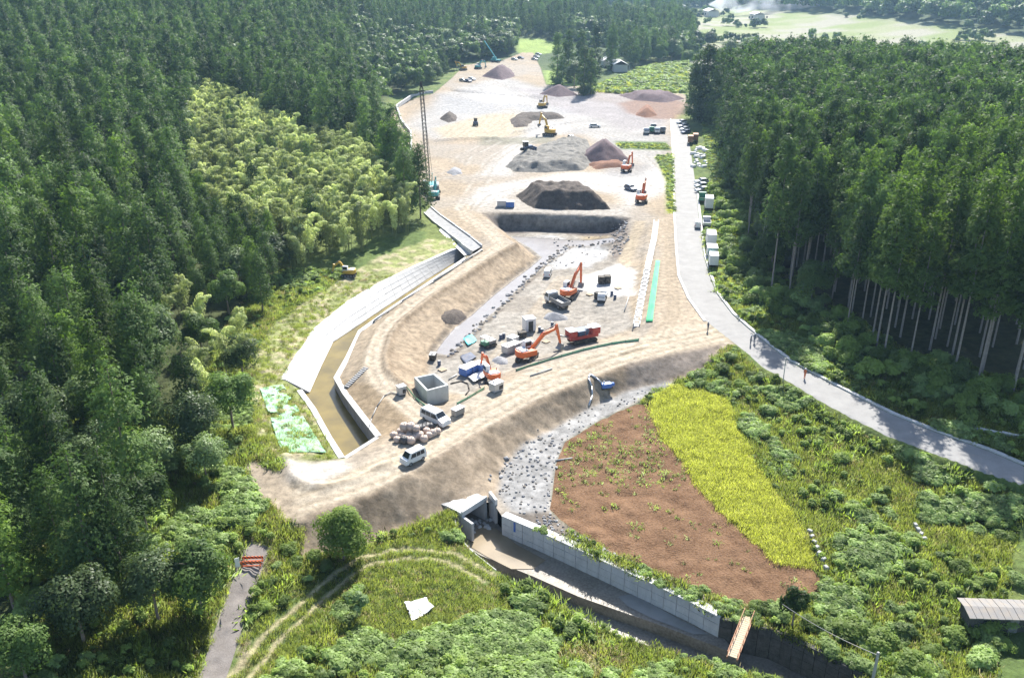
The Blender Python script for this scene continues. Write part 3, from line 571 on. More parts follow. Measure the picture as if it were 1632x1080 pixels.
L_kud = foliage('kudzu_leaves', (0.17, 0.25, 0.08), (0.37, 0.46, 0.19), 0.52, 0.45, 0.3)
L_gras = foliage('grass_blades', (0.17, 0.23, 0.05), (0.34, 0.37, 0.11), 0.5, 0.6, 0.3)
L_yel = foliage('ripe_grass', (0.44, 0.48, 0.10), (0.60, 0.60, 0.17), 0.5, 0.6, 0.2)
L_dry = foliage('dry_grass', (0.25, 0.21, 0.10), (0.42, 0.36, 0.20), 0.3, 0.7, 0.2)
M_bark = rocky('cedar_bark', (0.15, 0.115, 0.09), (0.30, 0.25, 0.21), 3.0, 0.5); M_bark2 = rocky('pale_cedar_bark', (0.22, 0.19, 0.17), (0.38, 0.34, 0.31), 3.0, 0.5); M_culm = paint('bamboo_culm', (0.16, 0.19, 0.06), 0.5, dirt=0.3)
# species meshes: (crown, trunk) at reference height
CEDAR = [(cedar_mesh(10 + k, 20, 3.55 + 0.35 * (k % 3), 0.16, 125, 16, 4, 0.25, L_cedy if k == 3 else L_ced, 0.58 + 0.1 * (k % 3)), trunk_mesh(19.3, 0.24, 0.0, M_bark, k)) for k in range(5)]
TALL = [(cedar_mesh(30 + k, 24, 2.95 + 0.25 * (k % 3), 0.44, 110, 16, 4, 0.25, (L_ced, L_ced, L_cedy)[k % 3], 0.85), trunk_mesh(23.2, 0.145, 0.004 * (k % 3), M_bark2, 40 + k)) for k in range(5)]
TALLY = [(cedar_mesh(50 + k, 23, 2.9, 0.42, 100, 15, 4, 0.235, L_cedy, 0.8), trunk_mesh(22.2, 0.145, 0.0, M_bark2, 60 + k)) for k in range(2)]
BROAD = [(blob_mesh(70 + k, 12, 4.0 + 0.4 * (k % 2), 0.10, 20, 400, 0.205, (L_brd, L_brd2)[k % 2], 0.95, 'broadleaf_crown', 0.3, 0.9), trunk_mesh(9, 0.22, 0.01, M_bark, 80 + k, 6)) for k in range(4)]
BAMB = [(bamboo_mesh(90 + k, 12.5, 6, 300, 0.30, L_bam), None) for k in range(4)]
def bamboo_culms(seed, H, nc):
    rng = random.Random(seed); m = MB()
    for k in range(nc): a = rng.uniform(0, 6.28); x = rng.uniform(-0.8, 0.8); y = rng.uniform(-0.8, 0.8); m.cyl((x, y, -0.4), (x + math.cos(a) * 0.8, y + math.sin(a) * 0.8, H * 0.8), 0.07, 0.03, 5, False)
    me = bpy.data.meshes.new('culms'); me.from_pydata(m.V, [], m.F); me.materials.append(M_culm); return me
BAMB = [(c, bamboo_culms(k, 12.5, 6)) for k, (c, _) in enumerate(BAMB)]
FARC = [cedar_mesh(110 + k, 20, 3.5, 0.18, 80, 9, 4, 0.34, L_ced, 0.75) for k in range(4)]
FARB = [blob_mesh(120 + k, 12, 4.6, 0.05, 14, 60, 0.6, (L_brd, L_brd2)[k % 2], 0.85) for k in range(3)]
FARBAM = [bamboo_mesh(130, 12.5, 6, 80, 0.6, L_bam)]
COLUMN = [(cedar_mesh(140 + k, 20, 3.3, 0.02, 130, 14, 3, 0.36, L_ced, 0.5), trunk_mesh(19, 0.24, 0, M_bark, k)) for k in range(2)]
def project(x, y, z):
    f = y * math.cos(PITCH) - (z - CAM_H) * math.sin(PITCH); upv = y * math.sin(PITCH) + (z - CAM_H) * math.cos(PITCH)
    return 816 + FPX * x / f, 540 - FPX * upv / f
def plant(name, pair, loc, s, rz, label, cat, group, sz=1.0, parts=('crown', 'trunk')):
    o = thing(name, label, cat, loc, rz, group); o.scale = (s, s, s * sz)
    for me, pn in zip(pair, parts): c = bpy.data.objects.new(pn, me); COL.objects.link(c); c.parent = o
    return o
def scatter(name, P, rz, sc, idx, meshes, label, cat, kind='stuff'):
    # one object: points carrying instances of plant meshes
    col = bpy.data.collections.new(name + '_sources')
    for k, me in enumerate(meshes): o = bpy.data.objects.new('%s_%02d' % (name, k), me); col.objects.link(o)
    me = bpy.data.meshes.new(name); me.vertices.add(len(P)); me.vertices.foreach_set('co', np.asarray(P, np.float32).ravel())
    for nm, ty, va in (('rotz', 'FLOAT', rz), ('size', 'FLOAT', sc), ('which', 'INT', idx)): a = me.attributes.new(nm, ty, 'POINT'); a.data.foreach_set('value', np.asarray(va, np.int32 if ty == 'INT' else np.float32))
    ob = bpy.data.objects.new(name, me); COL.objects.link(ob); tag(ob, label, cat, None, kind)
    nt = bpy.data.node_groups.new(name, 'GeometryNodeTree'); nt.interface.new_socket('Geometry', in_out='INPUT', socket_type='NodeSocketGeometry'); nt.interface.new_socket('Geometry', in_out='OUTPUT', socket_type='NodeSocketGeometry')
    N = nt.nodes; L = nt.links; i = N.new('NodeGroupInput'); o = N.new('NodeGroupOutput'); ip = N.new('GeometryNodeInstanceOnPoints'); ci = N.new('GeometryNodeCollectionInfo')
    ci.inputs['Collection'].default_value = col; ci.inputs['Separate Children'].default_value = True; ci.inputs['Reset Children'].default_value = True
    def na(nm, ty): a = N.new('GeometryNodeInputNamedAttribute'); a.data_type = ty; a.inputs['Name'].default_value = nm; return a.outputs['Attribute']
    cx = N.new('ShaderNodeCombineXYZ'); L.new(na('rotz', 'FLOAT'), cx.inputs['Z']); L.new(cx.outputs[0], ip.inputs['Rotation']); L.new(na('size', 'FLOAT'), ip.inputs['Scale']); L.new(na('which', 'INT'), ip.inputs['Instance Index'])
    ip.inputs['Pick Instance'].default_value = True; L.new(i.outputs[0], ip.inputs['Points']); L.new(ci.outputs[0], ip.inputs['Instance']); L.new(ip.outputs[0], o.inputs[0])
    md = ob.modifiers.new('scatter', 'NODES'); md.node_group = nt; return ob
def inpoly(x, y, poly): return sdf(np.array([x], float), np.array([y], float), poly)[0] < 0
def grid_fill(x0, x1, y0, y1, s, seed):
    rng = np.random.default_rng(seed); gx, gy = np.meshgrid(np.arange(x0, x1, s), np.arange(y0, y1, s * 0.87)); gx = gx + (np.arange(gx.shape[0]) % 2)[:, None] * s / 2
    return gx.ravel() + rng.uniform(-0.3, 0.3, gx.size) * s, gy.ravel() + rng.uniform(-0.3, 0.3, gx.size) * s, rng
# ---- forest floors
LEDGE = GP([(250, 1120), (318, 1030), (345, 970), (372, 890), (385, 800), (392, 720), (392, 640), (405, 575), (425, 515), (470, 455), (520, 425), (600, 395), (682, 378), (676, 335), (650, 300), (632, 260), (608, 215), (606, 185), (632, 156), (684, 148), (708, 122), (738, 102), (798, 95), (826, 82)])
left_poly = LEDGE + [(5, 620), (-60, 800), (-700, 800), (-700, 40)]
REDGE = GP([(1700, 690), (1632, 655), (1560, 632), (1480, 603), (1400, 585), (1340, 545), (1290, 508), (1235, 480), (1205, 440), (1185, 380), (1172, 320), (1160, 270), (1152, 220), (1150, 195)])
right_poly = REDGE + [(78, 345), (112, 410), (140, 440), (200, 345), (260, 300), (260, 70)]
BAM_PX = [(330, 118), (400, 150), (500, 195), (560, 195), (610, 250), (655, 310), (695, 375), (640, 400), (560, 395), (480, 375), (420, 345), (340, 300), (285, 210), (310, 150)]
BAM2_PX = [(225, 425), (290, 415), (400, 470), (420, 530), (400, 590), (330, 560), (250, 500)]
items = []   # (distance, kind, x, y, z, height)
for pas in (0, 1):
  gx, gy, rng = grid_fill(-330, 10, 40, 620 if pas == 0 else 330, 6.1 if pas == 0 else 4.5, 11 + pas)
  keep = (sdf(gx, gy, left_poly) < -1.0) & (np.abs(gx) < 0.62 * gy + 14); gx, gy = gx[keep], gy[keep]; gz = height(gx, gy); de = -sdf(gx, gy, left_poly)
  for x, y, z, d in zip(gx, gy, gz, de):
      u, v = project(x, y, z + 10); kind = 'cedar'; h = random.uniform(14.5, 20) if y < 140 else random.uniform(17, 23)
      if y < 110: h = random.uniform(14, 19)
      if sdf(np.array([u]), np.array([v]), BAM_PX)[0] < 0: kind = 'bamboo' if random.random() < 0.93 else 'cedar'; h = random.uniform(10.5, 14)
      elif sdf(np.array([u]), np.array([v]), BAM2_PX)[0] < 0: kind = random.choice(('bamboo', 'bamboo', 'broad')); h = random.uniform(8, 11)
      elif u > 560 and v < 140 and y > 280: kind = 'broad' if random.random() < 0.55 else 'cedar'; h = random.uniform(10, 15)
      elif y < 150 and d < 11 and random.random() < 0.75: kind = 'broad'; h = random.uniform(8.5, 12.5) if y < 110 else random.uniform(7, 10.5)
      elif random.random() < (0.30 if y < 150 else 0.13): kind = 'broad'; h = random.uniform(10, 15)
      if pas == 1 and kind != 'bamboo': continue
      if pas == 0 and kind == 'bamboo': continue
      if kind == 'cedar' and 290 < u < 500 and 270 < v < 440: h = random.uniform(11, 14)
      if kind == 'cedar': h *= random.uniform(0.86, 1.1)
      if kind == 'bamboo' and random.random() < 0.15: continue
      if kind == 'broad' and random.random() < 0.3: continue
      items.append((math.hypot(x, y), kind, x, y, z, h, 'left'))
gx, gy, rng = grid_fill(20, 270, 60, 450, 5.3, 12)
keep = (sdf(gx, gy, right_poly) < 0) & (np.abs(gx) < 0.62 * gy + 10); gx, gy = gx[keep], gy[keep]; gz = height(gx, gy); de = -sdf(gx, gy, right_poly)
for x, y, z, d in zip(gx, gy, gz, de):
    u, v = project(x, y, z + 20); kind = 'tall'; h = random.uniform(25, 31)
    if sdf(np.array([u]), np.array([v]), [(1400, 380), (1440, 300), (1560, 290), (1632, 330), (1632, 420), (1500, 420)])[0] < 0: kind = 'tally'
    elif d < 6 and y > 150 and y < 250 and random.random() < 0.3: kind = 'broad'; h = random.uniform(9, 14)
    elif random.random() < 0.04 and d > 10: kind = 'broad'; h = random.uniform(15, 18)
    items.append((math.hypot(x, y), kind, x, y, z, h, 'right'))
items.sort()
LAB = {('cedar', 'left'): ('cedar_tree', 'dark green conical cedar in the dense plantation left of the construction site', 'cedars of the left plantation'),
       ('tall', 'right'): ('cedar_tree', 'tall dark cedar with long bare trunk in the plantation right of the road', 'cedars of the right plantation'),
       ('tally', 'right'): ('cedar_tree', 'yellow-green lit cedar at the front of the right plantation', 'pale cedars of the right plantation'),
       ('bamboo', 'left'): ('bamboo_clump', 'pale yellow-green arching bamboo clump in the grove left of the site', 'bamboo clumps of the left grove'),
       ('broad', 'left'): ('broadleaf_tree', 'rounded broadleaf tree among the cedars on the left side', 'broadleaf trees of the left wood'),
       ('broad', 'right'): ('broadleaf_tree', 'rounded broadleaf tree among the tall cedars on the right side', 'broadleaf trees of the right wood')}
SPEC = {'cedar': (CEDAR, 20.0), 'tall': (TALL, 24.0), 'tally': (TALLY, 23.0), 'broad': (BROAD, 12.0), 'bamboo': (BAMB, 12.5)}
LIMIT = {('cedar', 'left'): 170, ('tall', 'right'): 130, ('bamboo', 'left'): 230, ('broad', 'left'): 90, ('broad', 'right'): 40, ('tally', 'right'): 60}
cnt = {}; farP = []; far_i = []; far_s = []
for n_, (dist, kind, x, y, z, h, side) in enumerate(items):
    key = (kind, side); cnt[key] = cnt.get(key, 0) + 1
    u, v = project(x, y, z + h * 0.8)
    if cnt[key] <= LIMIT[key] and -60 < u < 1700 and v < 1180:
        fam, ref = SPEC[kind]; nm, lab, grp = LAB[key]
        plant(nm, fam[n_ % len(fam)], (x, y, z - 0.15), h / ref * random.uniform(0.94, 1.06), random.uniform(0, 6.28), lab, 'bamboo' if kind == 'bamboo' else 'tree', grp, parts=('crown', 'culms') if kind == 'bamboo' else ('crown', 'trunk'))
    elif cnt[key] > LIMIT[key]:
        farP.append((x, y, z - 0.2)); ref = {'broad': 12.0, 'bamboo': 12.5}.get(kind, 20.0); far_s.append(h / ref)
        far_i.append({'cedar': n_ % 4, 'tall': n_ % 4, 'tally': n_ % 4, 'broad': 4 + n_ % 3, 'bamboo': 7}[kind])
    else: cnt[key] -= 1
# beyond: hills and far woods
gx, gy, rng = grid_fill(-620, 420, 430, 1500, 7.5, 13)
pm = (sstep(430, 520, gy) * sstep(30, 120, gx - 0.06 * (gy - 430)))
woods = GP(((990, 100), (960, 82), (930, 60), (1000, 28), (1075, 30), (1105, 50), (1110, 95), (1060, 102), (1010, 112)))
pm = np.where(sdf(gx, gy, woods) < 0, 0, pm)
gxy = [GP(q) for q in (((822, 82), (826, 60), (860, 60), (905, 72), (880, 88), (838, 92)), ((860, 110), (905, 112), (935, 128), (930, 145), (872, 142)), ((930, 145), (985, 126), (1040, 104), (1098, 96), (1098, 150), (1040, 150), (985, 150)), ((690, 150), (720, 120), (740, 102), (850, 80), (960, 60), (980, 150), (800, 160)))]
keep = (pm < 0.25) & (np.abs(gx) < 0.62 * gy + 20) & (sdf(gx, gy, site_poly) > 6) & ~((sdf(gx, gy, left_poly) < 0) & (gy < 615))
for q in gxy: keep &= sdf(gx, gy, q) > 2
keep &= ~((np.abs(gx - 60) < 45) & (gy < 560) & (sdf(gx, gy, woods) > 0)) ; keep &= rng.random(gx.size) < 0.93
for x, y in zip(gx[keep], gy[keep]):
    b = vnoise(x, y, 60, 77) > 0.55; farP.append((x, y, float(height(x, y)) - 0.3)); far_i.append(random.randrange(4, 7) if b else random.randrange(4)); far_s.append(random.uniform(1.0, 1.4) if b else random.uniform(0.8, 1.15))
# far wooded hills behind the plain and tree rows on it
gx, gy, rng = grid_fill(-900, 1500, 700, 2600, 15, 14); keep = (np.abs(gx) < 0.62 * gy + 30) & ((gy > 1280) | (((gy - 950) + (gx - 360) * 3.14 > 0) & (gx > 290)))
for x, y in zip(gx[keep], gy[keep]): farP.append((x, y, float(height(x, y)) - 1)); far_i.append(random.randrange(4, 7)); far_s.append(random.uniform(1.3, 2.2))
for k in range(70):
    x0, y0 = random.uniform(60, 760), random.uniform(520, 1400)
    for j in range(random.randrange(2, 14)):
        x = x0 + random.gauss(0, 16); y = y0 + random.gauss(0, 6); farP.append((x, y, float(height(x, y)) - 2.0)); far_i.append(random.randrange(4, 7)); far_s.append(random.uniform(0.5, 1.1))
farP = np.array(farP); scatter('far_forest', farP, RNG.uniform(0, 6.28, len(farP)), np.array(far_s), np.array(far_i), FARC + FARB + FARBAM, 'hazy mass of far woodland behind and around the site', 'forest')
print('FOREST', cnt, len(farP))
# ------------------------------------------------------------------ concrete works
M_conc = concrete('pale_concrete', (0.44, 0.435, 0.42), 0.25); M_conc2 = concrete('grey_concrete', (0.30, 0.30, 0.30), 0.4); M_white = concrete('new_concrete', (0.56, 0.555, 0.54), 0.2)
M_wet = rocky('wet_channel_floor', (0.15, 0.13, 0.10), (0.27, 0.24, 0.20), 0.45, 0.15, 0.45, fine=8); M_dark = rocky('mossy_stone_and_barrel_dark', (0.05, 0.05, 0.045), (0.13, 0.125, 0.115), 1.5, 0.6)
def water(name, col, rough=0.08):
    m, nt, N, L, B = nmat(name); B.inputs['Base Color'].default_value = c4(col); B.inputs['Roughness'].default_value = rough; B.inputs['Specular IOR Level'].default_value = 0.5
    t = N.new('ShaderNodeTexNoise'); t.inputs['Scale'].default_value = 1.5; t.inputs['Detail'].default_value = 4; b = N.new('ShaderNodeBump'); b.inputs['Strength'].default_value = 0.12; b.inputs['Distance'].default_value = 0.05; L.new(t.outputs[0], b.inputs['Height']); L.new(b.outputs[0], B.inputs['Normal'])
    t2 = N.new('ShaderNodeTexNoise'); t2.inputs['Scale'].default_value = 0.25; t2.inputs['Detail'].default_value = 5; r = N.new('ShaderNodeValToRGB'); ramp(r, [(0.35, tuple(c * 0.62 for c in col)), (0.65, col)]); tc = N.new('ShaderNodeTexCoord'); L.new(tc.outputs['Object'], t2.inputs['Vector']); L.new(t2.outputs[0], r.inputs[0]); L.new(r.outputs[0], B.inputs['Base Color']); return m
def poly_sheet(name, P, mat, kind='structure'):
    bm = bmesh.new(); f = bm.faces.new([bm.verts.new(p) for p in P]); bmesh.ops.triangulate(bm, faces=[f]); bmesh.ops.recalc_face_normals(bm, faces=bm.faces)
    if sum(fc.normal.z for fc in bm.faces) < 0: bmesh.ops.reverse_faces(bm, faces=bm.faces)
    me = bpy.data.meshes.new(name); bm.to_mesh(me); bm.free(); me.materials.append(mat); o = bpy.data.objects.new(name, me); COL.objects.link(o)
    if kind: o['kind'] = kind
    return o
def resample(pts, step):
    P = [Vector(p) for p in pts]; out = [P[0]]
    for a, b in zip(P, P[1:]):
        n = max(1, round((b - a).length / step)); out += [a + (b - a) * (k / n) for k in range(1, n + 1)]
    return out
def wall(name, label, top, zbot, thick, side, step, rows, mat, cop=0.55, copm=None, cat='wall', coph=0.14):
    # top: world points along the wall; side=+1 puts the body to the left of travel, the face looks right
    o = thing(name, label, cat); S = resample(top, step)
    for a, b in zip(S, S[1:]):
        t = Vector((b.x - a.x, b.y - a.y, 0)).normalized(); n = Vector((-t.y, t.x, 0)) * side
        for r in range(rows):
            m = MB(); g = 0.025; V = []
            for p, s in ((a, g), (b, -g)):
                zt = p.z; h = (zt - zbot) / rows; z1 = zt - r * h - (0.02 if r else 0); z0 = zt - (r + 1) * h + 0.02; q = p + t * s; j = random.uniform(-0.018, 0.018)
                for off, z in ((-0.06 + j, z0), (-0.06 + j, z1), (thick, z1), (thick, z0)): V.append((q.x + n.x * off, q.y + n.y * off, z))
            m.add(V, [(0, 1, 2, 3), (7, 6, 5, 4), (0, 4, 5, 1), (1, 5, 6, 2), (2, 6, 7, 3), (3, 7, 4, 0)]); m.build('wall_panel', mat, o)
        if cop:
            V = []; m = MB()
            for p, s in ((a, 0.01), (b, -0.01)):
                q = p + t * s
                for off, z in ((-0.14, p.z + 0.005), (-0.14, p.z + coph), (cop, p.z + coph), (cop, p.z + 0.005)): V.append((q.x + n.x * off, q.y + n.y * off, z))
            m.add(V, [(0, 1, 2, 3), (7, 6, 5, 4), (0, 4, 5, 1), (1, 5, 6, 2), (2, 6, 7, 3), (3, 7, 4, 0)]); m.build('coping', copm or mat, o)
    return o
W3 = lambda L: [Vector(unp(*p)) for p in L]
# --- canal beside the haul road
wall('canal_wall', 'grey panelled retaining wall with pale coping on the haul road side of the canal', W3(CAN_R), -4.0, 0.35, 1, 2.4, 2, M_conc2, 0.75, M_white, coph=0.2)
wall('canal_wall', 'low white retaining wall along the left edge of the narrow canal end', W3(CAN_L[:4]), -4.0, 0.35, 1, 2.6, 2, M_conc2, 0.7, M_white, coph=0.2)
wall('canal_end_wall', 'short concrete end wall closing the canal at the dam road', W3([CAN_R[-1], CAN_L[0]]), -4.0, 0.35, 1, 2.6, 2, M_conc2, 0.5, M_conc)
poly_sheet('canal_bed', [(p[0], p[1], -3.9) for p in canal_poly], M_wet)
poly_sheet('canal_water', [(p[0], p[1], -3.2) for p in canal_poly], water('algae_water', (0.20, 0.145, 0.03), 0.25))
REV_T = W3([(455, 606, -0.8), (480, 566, -0.8), (505, 527, -0.8), (558, 483, -0.8), (608, 453, -0.8), (665, 425, -0.8), (723, 399, -0.8), (738, 393, -0.9)])
REV_B = W3([(494, 626, -3.25), (512, 585, -3.25), (531, 546, -3.25), (561, 526, -3.25), (619, 487, -3.25), (680, 446, -3.25), (734, 413, -3.25), (740, 410, -3.25)])
rv = thing('canal_revetment', 'sloping concrete revetment of white slabs and grey blocks on the left canal bank', 'revetment')
for k in range(len(REV_T) - 1):
    n = max(1, round((REV_T[k + 1] - REV_T[k]).length / 2.6))
    for j in range(n):
        a0 = REV_T[k].lerp(REV_T[k + 1], j / n); a1 = REV_T[k].lerp(REV_T[k + 1], (j + 1) / n); b0 = REV_B[k].lerp(REV_B[k + 1], j / n); b1 = REV_B[k].lerp(REV_B[k + 1], (j + 1) / n)
        rows = 2 if k < 3 else 4
        for r in range(rows):
            f0, f1 = r / rows, (r + 1) / rows; g = 0.012
            q = [a0.lerp(b0, f0 + g / 2), a1.lerp(b1, f0 + g / 2), a1.lerp(b1, f1 - g / 2), a0.lerp(b0, f1 - g / 2)]; c = sum(q, Vector()) / 4; up = Vector((0, 0, random.uniform(0.10, 0.14)))
            q = [c + (p - c) * 0.985 for p in q]; mb = MB().add([p + up for p in q] + [p - Vector((0, 0, 0.3)) for p in q], [(0, 1, 2, 3), (7, 6, 5, 4), (0, 4, 5, 1), (1, 5, 6, 2), (2, 6, 7, 3), (3, 7, 4, 0)])
            mb.build('revetment_slab', M_white if (k < 3 or (k == 3 and r < 2)) else M_conc, rv)
tp = offset_line([p for p in REV_T], 0.9)
mb = MB()
for a, b, c, d in zip(REV_T, REV_T[1:], tp, tp[1:]): mb.add([a + Vector((0, 0, .16)), b + Vector((0, 0, .16)), (d[0], d[1], b.z + .16), (c[0], c[1], a.z + .16), a - Vector((0, 0, .3)), b - Vector((0, 0, .3)), (d[0], d[1], b.z - .3), (c[0], c[1], a.z - .3)], [(0, 1, 2, 3), (4, 5, 6, 7), (0, 1, 5, 4), (2, 3, 7, 6), (1, 2, 6, 5), (0, 3, 7, 4)])
mb.build('crest_beam', M_white, rv)
# pipeline lying on the bank above the canal
pl = [G(*p) + Vector((0, 0, 0.35)) for p in ((596, 514), (640, 483), (690, 451), (735, 421), (768, 400))]
p_ = thing('bank_pipeline', 'thin pale pipe lying along the haul road bank above the canal', 'pipe'); MB().tube(pl, 0.16, 8).build('pipe', M_conc, p_, True)
for q in resample(pl, 5): MB().box((q.x, q.y, q.z - 0.25), (0.5, 0.25, 0.25)).build('support', M_conc2, p_)
# concrete steps in the bank
s0, s1 = G(553, 617), G(583, 588); st = thing('bank_steps', 'row of concrete steps set in the earth bank by the canal', 'steps')
for k in range(12): q = s0.lerp(s1, k / 11); MB().box((q.x, q.y, float(height(q.x, q.y)) + 0.1), (0.34, 0.9, 0.3), math.atan2(s1.y - s0.y, s1.x - s0.x)).build('step', M_conc2, st)
# upper canal trough
UR = [Vector(unp(*p)) for p in ((768, 393, -0.1), (750, 378, 0.1), (725, 360, 0.2), (700, 342, 0.3), (686, 330, 0.3))]; UL = [Vector(unp(*p)) for p in ((752, 402, -0.3), (735, 388, 0.0), (712, 370, 0.1), (690, 353, 0.2), (676, 340, 0.2))]
up_ = thing('canal_trough', 'narrow concrete trough of the upper canal running into the trees', 'canal')
def trough_wall(P, nm, h=1.5, t=0.3):
    for a, b in zip(P, P[1:]): m = MB(); d = (b - a); m.box(((a.x + b.x) / 2, (a.y + b.y) / 2, (a.z + b.z) / 2 - h / 2 + 0.35), (d.length - 0.02, t, h), math.atan2(d.y, d.x)); m.build(nm, M_white, up_)
trough_wall(UR, 'trough_wall'); trough_wall(UL, 'trough_wall')
MB().add([p + Vector((0, 0, 0.06)) for p in UR] + [p + Vector((0, 0, 0.06)) for p in UL[::-1]], [tuple(range(10))]).build('trough_floor', M_conc2, up_)
ap = poly_sheet('concrete_apron', [G(*p) + Vector((0, 0, 0.1)) for p in ((700, 368), (712, 380), (740, 408), (752, 404), (735, 390), (715, 373), (703, 362))], M_white, None); tag(ap, 'bright concrete apron beside the upper canal trough', 'apron')
# --- outlet channel below the dam
chr_top = [Vector((*G(u, v)[:2], G(u, v).z)) for u, v in CH_R[:7]]
for k, p in enumerate(chr_top): p.z = -3.35 - 0.03 * k
cw = wall('channel_wall', 'long pale blue-grey block retaining wall on the right of the outlet channel', chr_top, -6.4, 0.5, 1, 1.55, 3, M_white, 0.95, M_white, coph=0.18)
a = chr_top[0].lerp(chr_top[1], 0.42); t = (chr_top[1] - chr_top[0]).normalized(); n = Vector((-t.y, t.x, 0)); MB().box(a + Vector((0, 0, -0.75)) - n * 0.10, (0.28, 0.03, 1.4), math.atan2(t.y, t.x)).build('blue_mark', paint('blue_paint', (0.03, 0.13, 0.45)), cw)
ow = wall('old_stone_wall', 'dark mossy stone wall beyond the footbridge at the lower channel', [Vector((*G(u, v)[:2], -3.6)) for u, v in CH_R[6:]], -7.6, 0.5, 1, 1.2, 4, M_dark, 0)
poly_sheet('channel_bed', [(p[0], p[1], -7.5) for p in chan_poly], M_wet)
apr = [unp(*p) for p in ((728, 862, -6.1), (742, 826, -6.1), (775, 812, -6.1), (800, 842, -6.1), (850, 866, -6.1), (900, 886, -6.1), (1040, 955, -6.1), (1146, 1008, -6.1), (1178, 1043, -6.1), (1050, 995, -6.1), (922, 950, -6.1), (850, 918, -6.1), (765, 884, -6.1))]
o_ = mesh_obj('channel_apron', [*apr, *[(p[0], p[1], -7.6) for p in apr]], [tuple(range(13))] + [(i, (i + 1) % 13, 13 + (i + 1) % 13, 13 + i) for i in range(13)], M_wet); o_['kind'] = 'structure'
poly_sheet('channel_water', [unp(*p) for p in ((745, 852, -6.04), (770, 838, -6.04), (792, 842, -6.04), (825, 868, -6.04), (870, 892, -6.04), (850, 906, -6.04), (815, 906, -6.04), (775, 886, -6.04), (752, 872, -6.04))], water('muddy_water', (0.26, 0.205, 0.13), 0.2))
poly_sheet('channel_pool', [unp(*p) for p in ((985, 950, -6.05), (1010, 945, -6.05), (1080, 985, -6.05), (1130, 1010, -6.05), (1105, 1010, -6.05), (1040, 985, -6.05), (1000, 965, -6.05))], water('thin_water', (0.30, 0.29, 0.27), 0.12))
wall('channel_wall', 'curved concrete wing wall on the left of the culvert mouth', [Vector((*G(u, v)[:2], -3.7 - 0.14 * k)) for k, (u, v) in enumerate(((724, 826), (727, 845), (737, 862), (756, 880), (790, 906)))], -6.6, 0.3, -1, 1.5, 1, M_conc2, 0.28, M_conc, coph=0.08)
# culvert
A, B_ = Vector(unp(736, 818, -2.9)), Vector(unp(775, 793, -2.9)); ax = (B_ - A); ax.z = 0; wd = ax.length; ax.normalize(); fw = Vector((ax.y, -ax.x, 0)); mid = (A + B_) / 2; ang = math.atan2(ax.y, ax.x)
cv = thing('box_culvert', 'pale concrete box culvert mouth at the foot of the dam', 'culvert', (mid.x, mid.y, -6.1), ang)
MB().box((0, 1.4, 2.95), (wd, 3.0, 0.5)).build('roof_slab', M_white, cv); MB().box((0, -0.02, 3.3), (wd + 0.02, 0.3, 0.4)).build('parapet', M_white, cv)
for s in (-1, 1): MB().box((s * (wd / 2 - 0.2), 3.9, 1.33), (0.4, 8, 2.7)).build('side_wall', M_conc, cv)
MB().box((0, 3.9, 0.0), (wd - 0.82, 8, 0.12)).build('floor_slab', M_wet, cv); MB().box((0, 7.6, 1.3), (wd - 0.82, 0.3, 2.6)).build('barrel_dark', M_dark, cv)  # dark panel closes the barrel, its colour standing for the darkness inside
MB().box((0, 5.4, 2.9), (wd, 4.9, 0.3)).build('barrel_roof', M_conc2, cv)
m = MB(); m.box((wd / 2 + 0.45, -0.75, 1.85), (0.35, 2.1, 3.6), -0.45); m.build('wing_wall', M_white, cv)
m = MB(); m.box((-wd / 2 - 0.1, -1.0, 1.5), (0.35, 2.2, 2.6), -0.15, 0, 0.0); m.build('wing_wall', M_conc, cv)
for k in range(26):   # loose stones at the mouth
    u, v = random.uniform(745, 785), random.uniform(828, 852); q = Vector(unp(u, v, -6.05)); r = random.uniform(0.14, 0.34); tag(MB().box((0, 0, r * 0.4), (r * 2, r * 1.5, r * 1.1), random.uniform(0, 3), 0.4, 0.3).build('stone', M_conc, bevel=r * 0.2), 'pale loose stone on the muddy floor at the culvert mouth', 'stone', 'stones at the culvert mouth'); bpy.context.scene.collection.objects[-1].location = q
# footbridge
b0, b1 = G(1192, 986) , Vector(unp(1168, 1046, -3.5)); b0.z = -3.45; fb = thing('footbridge', 'narrow rusty steel footbridge with plank deck across the lower channel', 'bridge', tuple((b0 + b1) / 2), math.atan2((b1 - b0).y, (b1 - b0).x)); L_ = (b1 - b0).length + 0.8
M_rust = paint('rusty_steel', (0.26, 0.12, 0.06), 0.7, 0.2, 0.5); M_plank = paint('weathered_plank', (0.45, 0.36, 0.25), 0.9, 0, 0.4, 5)
for s in (-0.5, 0.5):
    MB().box((0, s, 0), (L_, 0.12, 0.25)).build('girder', M_rust, fb); MB().box((0, s, 0.8), (L_, 0.06, 0.06)).build('handrail', M_rust, fb)
    for k in range(7): MB().box((-L_ / 2 + 0.1 + k * (L_ - 0.2) / 6, s, 0.4), (0.05, 0.05, 0.8)).build('post', M_rust, fb)
for k in range(int(L_ / 0.32)): MB().box((-L_ / 2 + 0.18 + k * 0.32, 0, 0.16), (0.28, 0.9, 0.05), random.uniform(-0.03, 0.03)).build('plank', M_plank, fb)
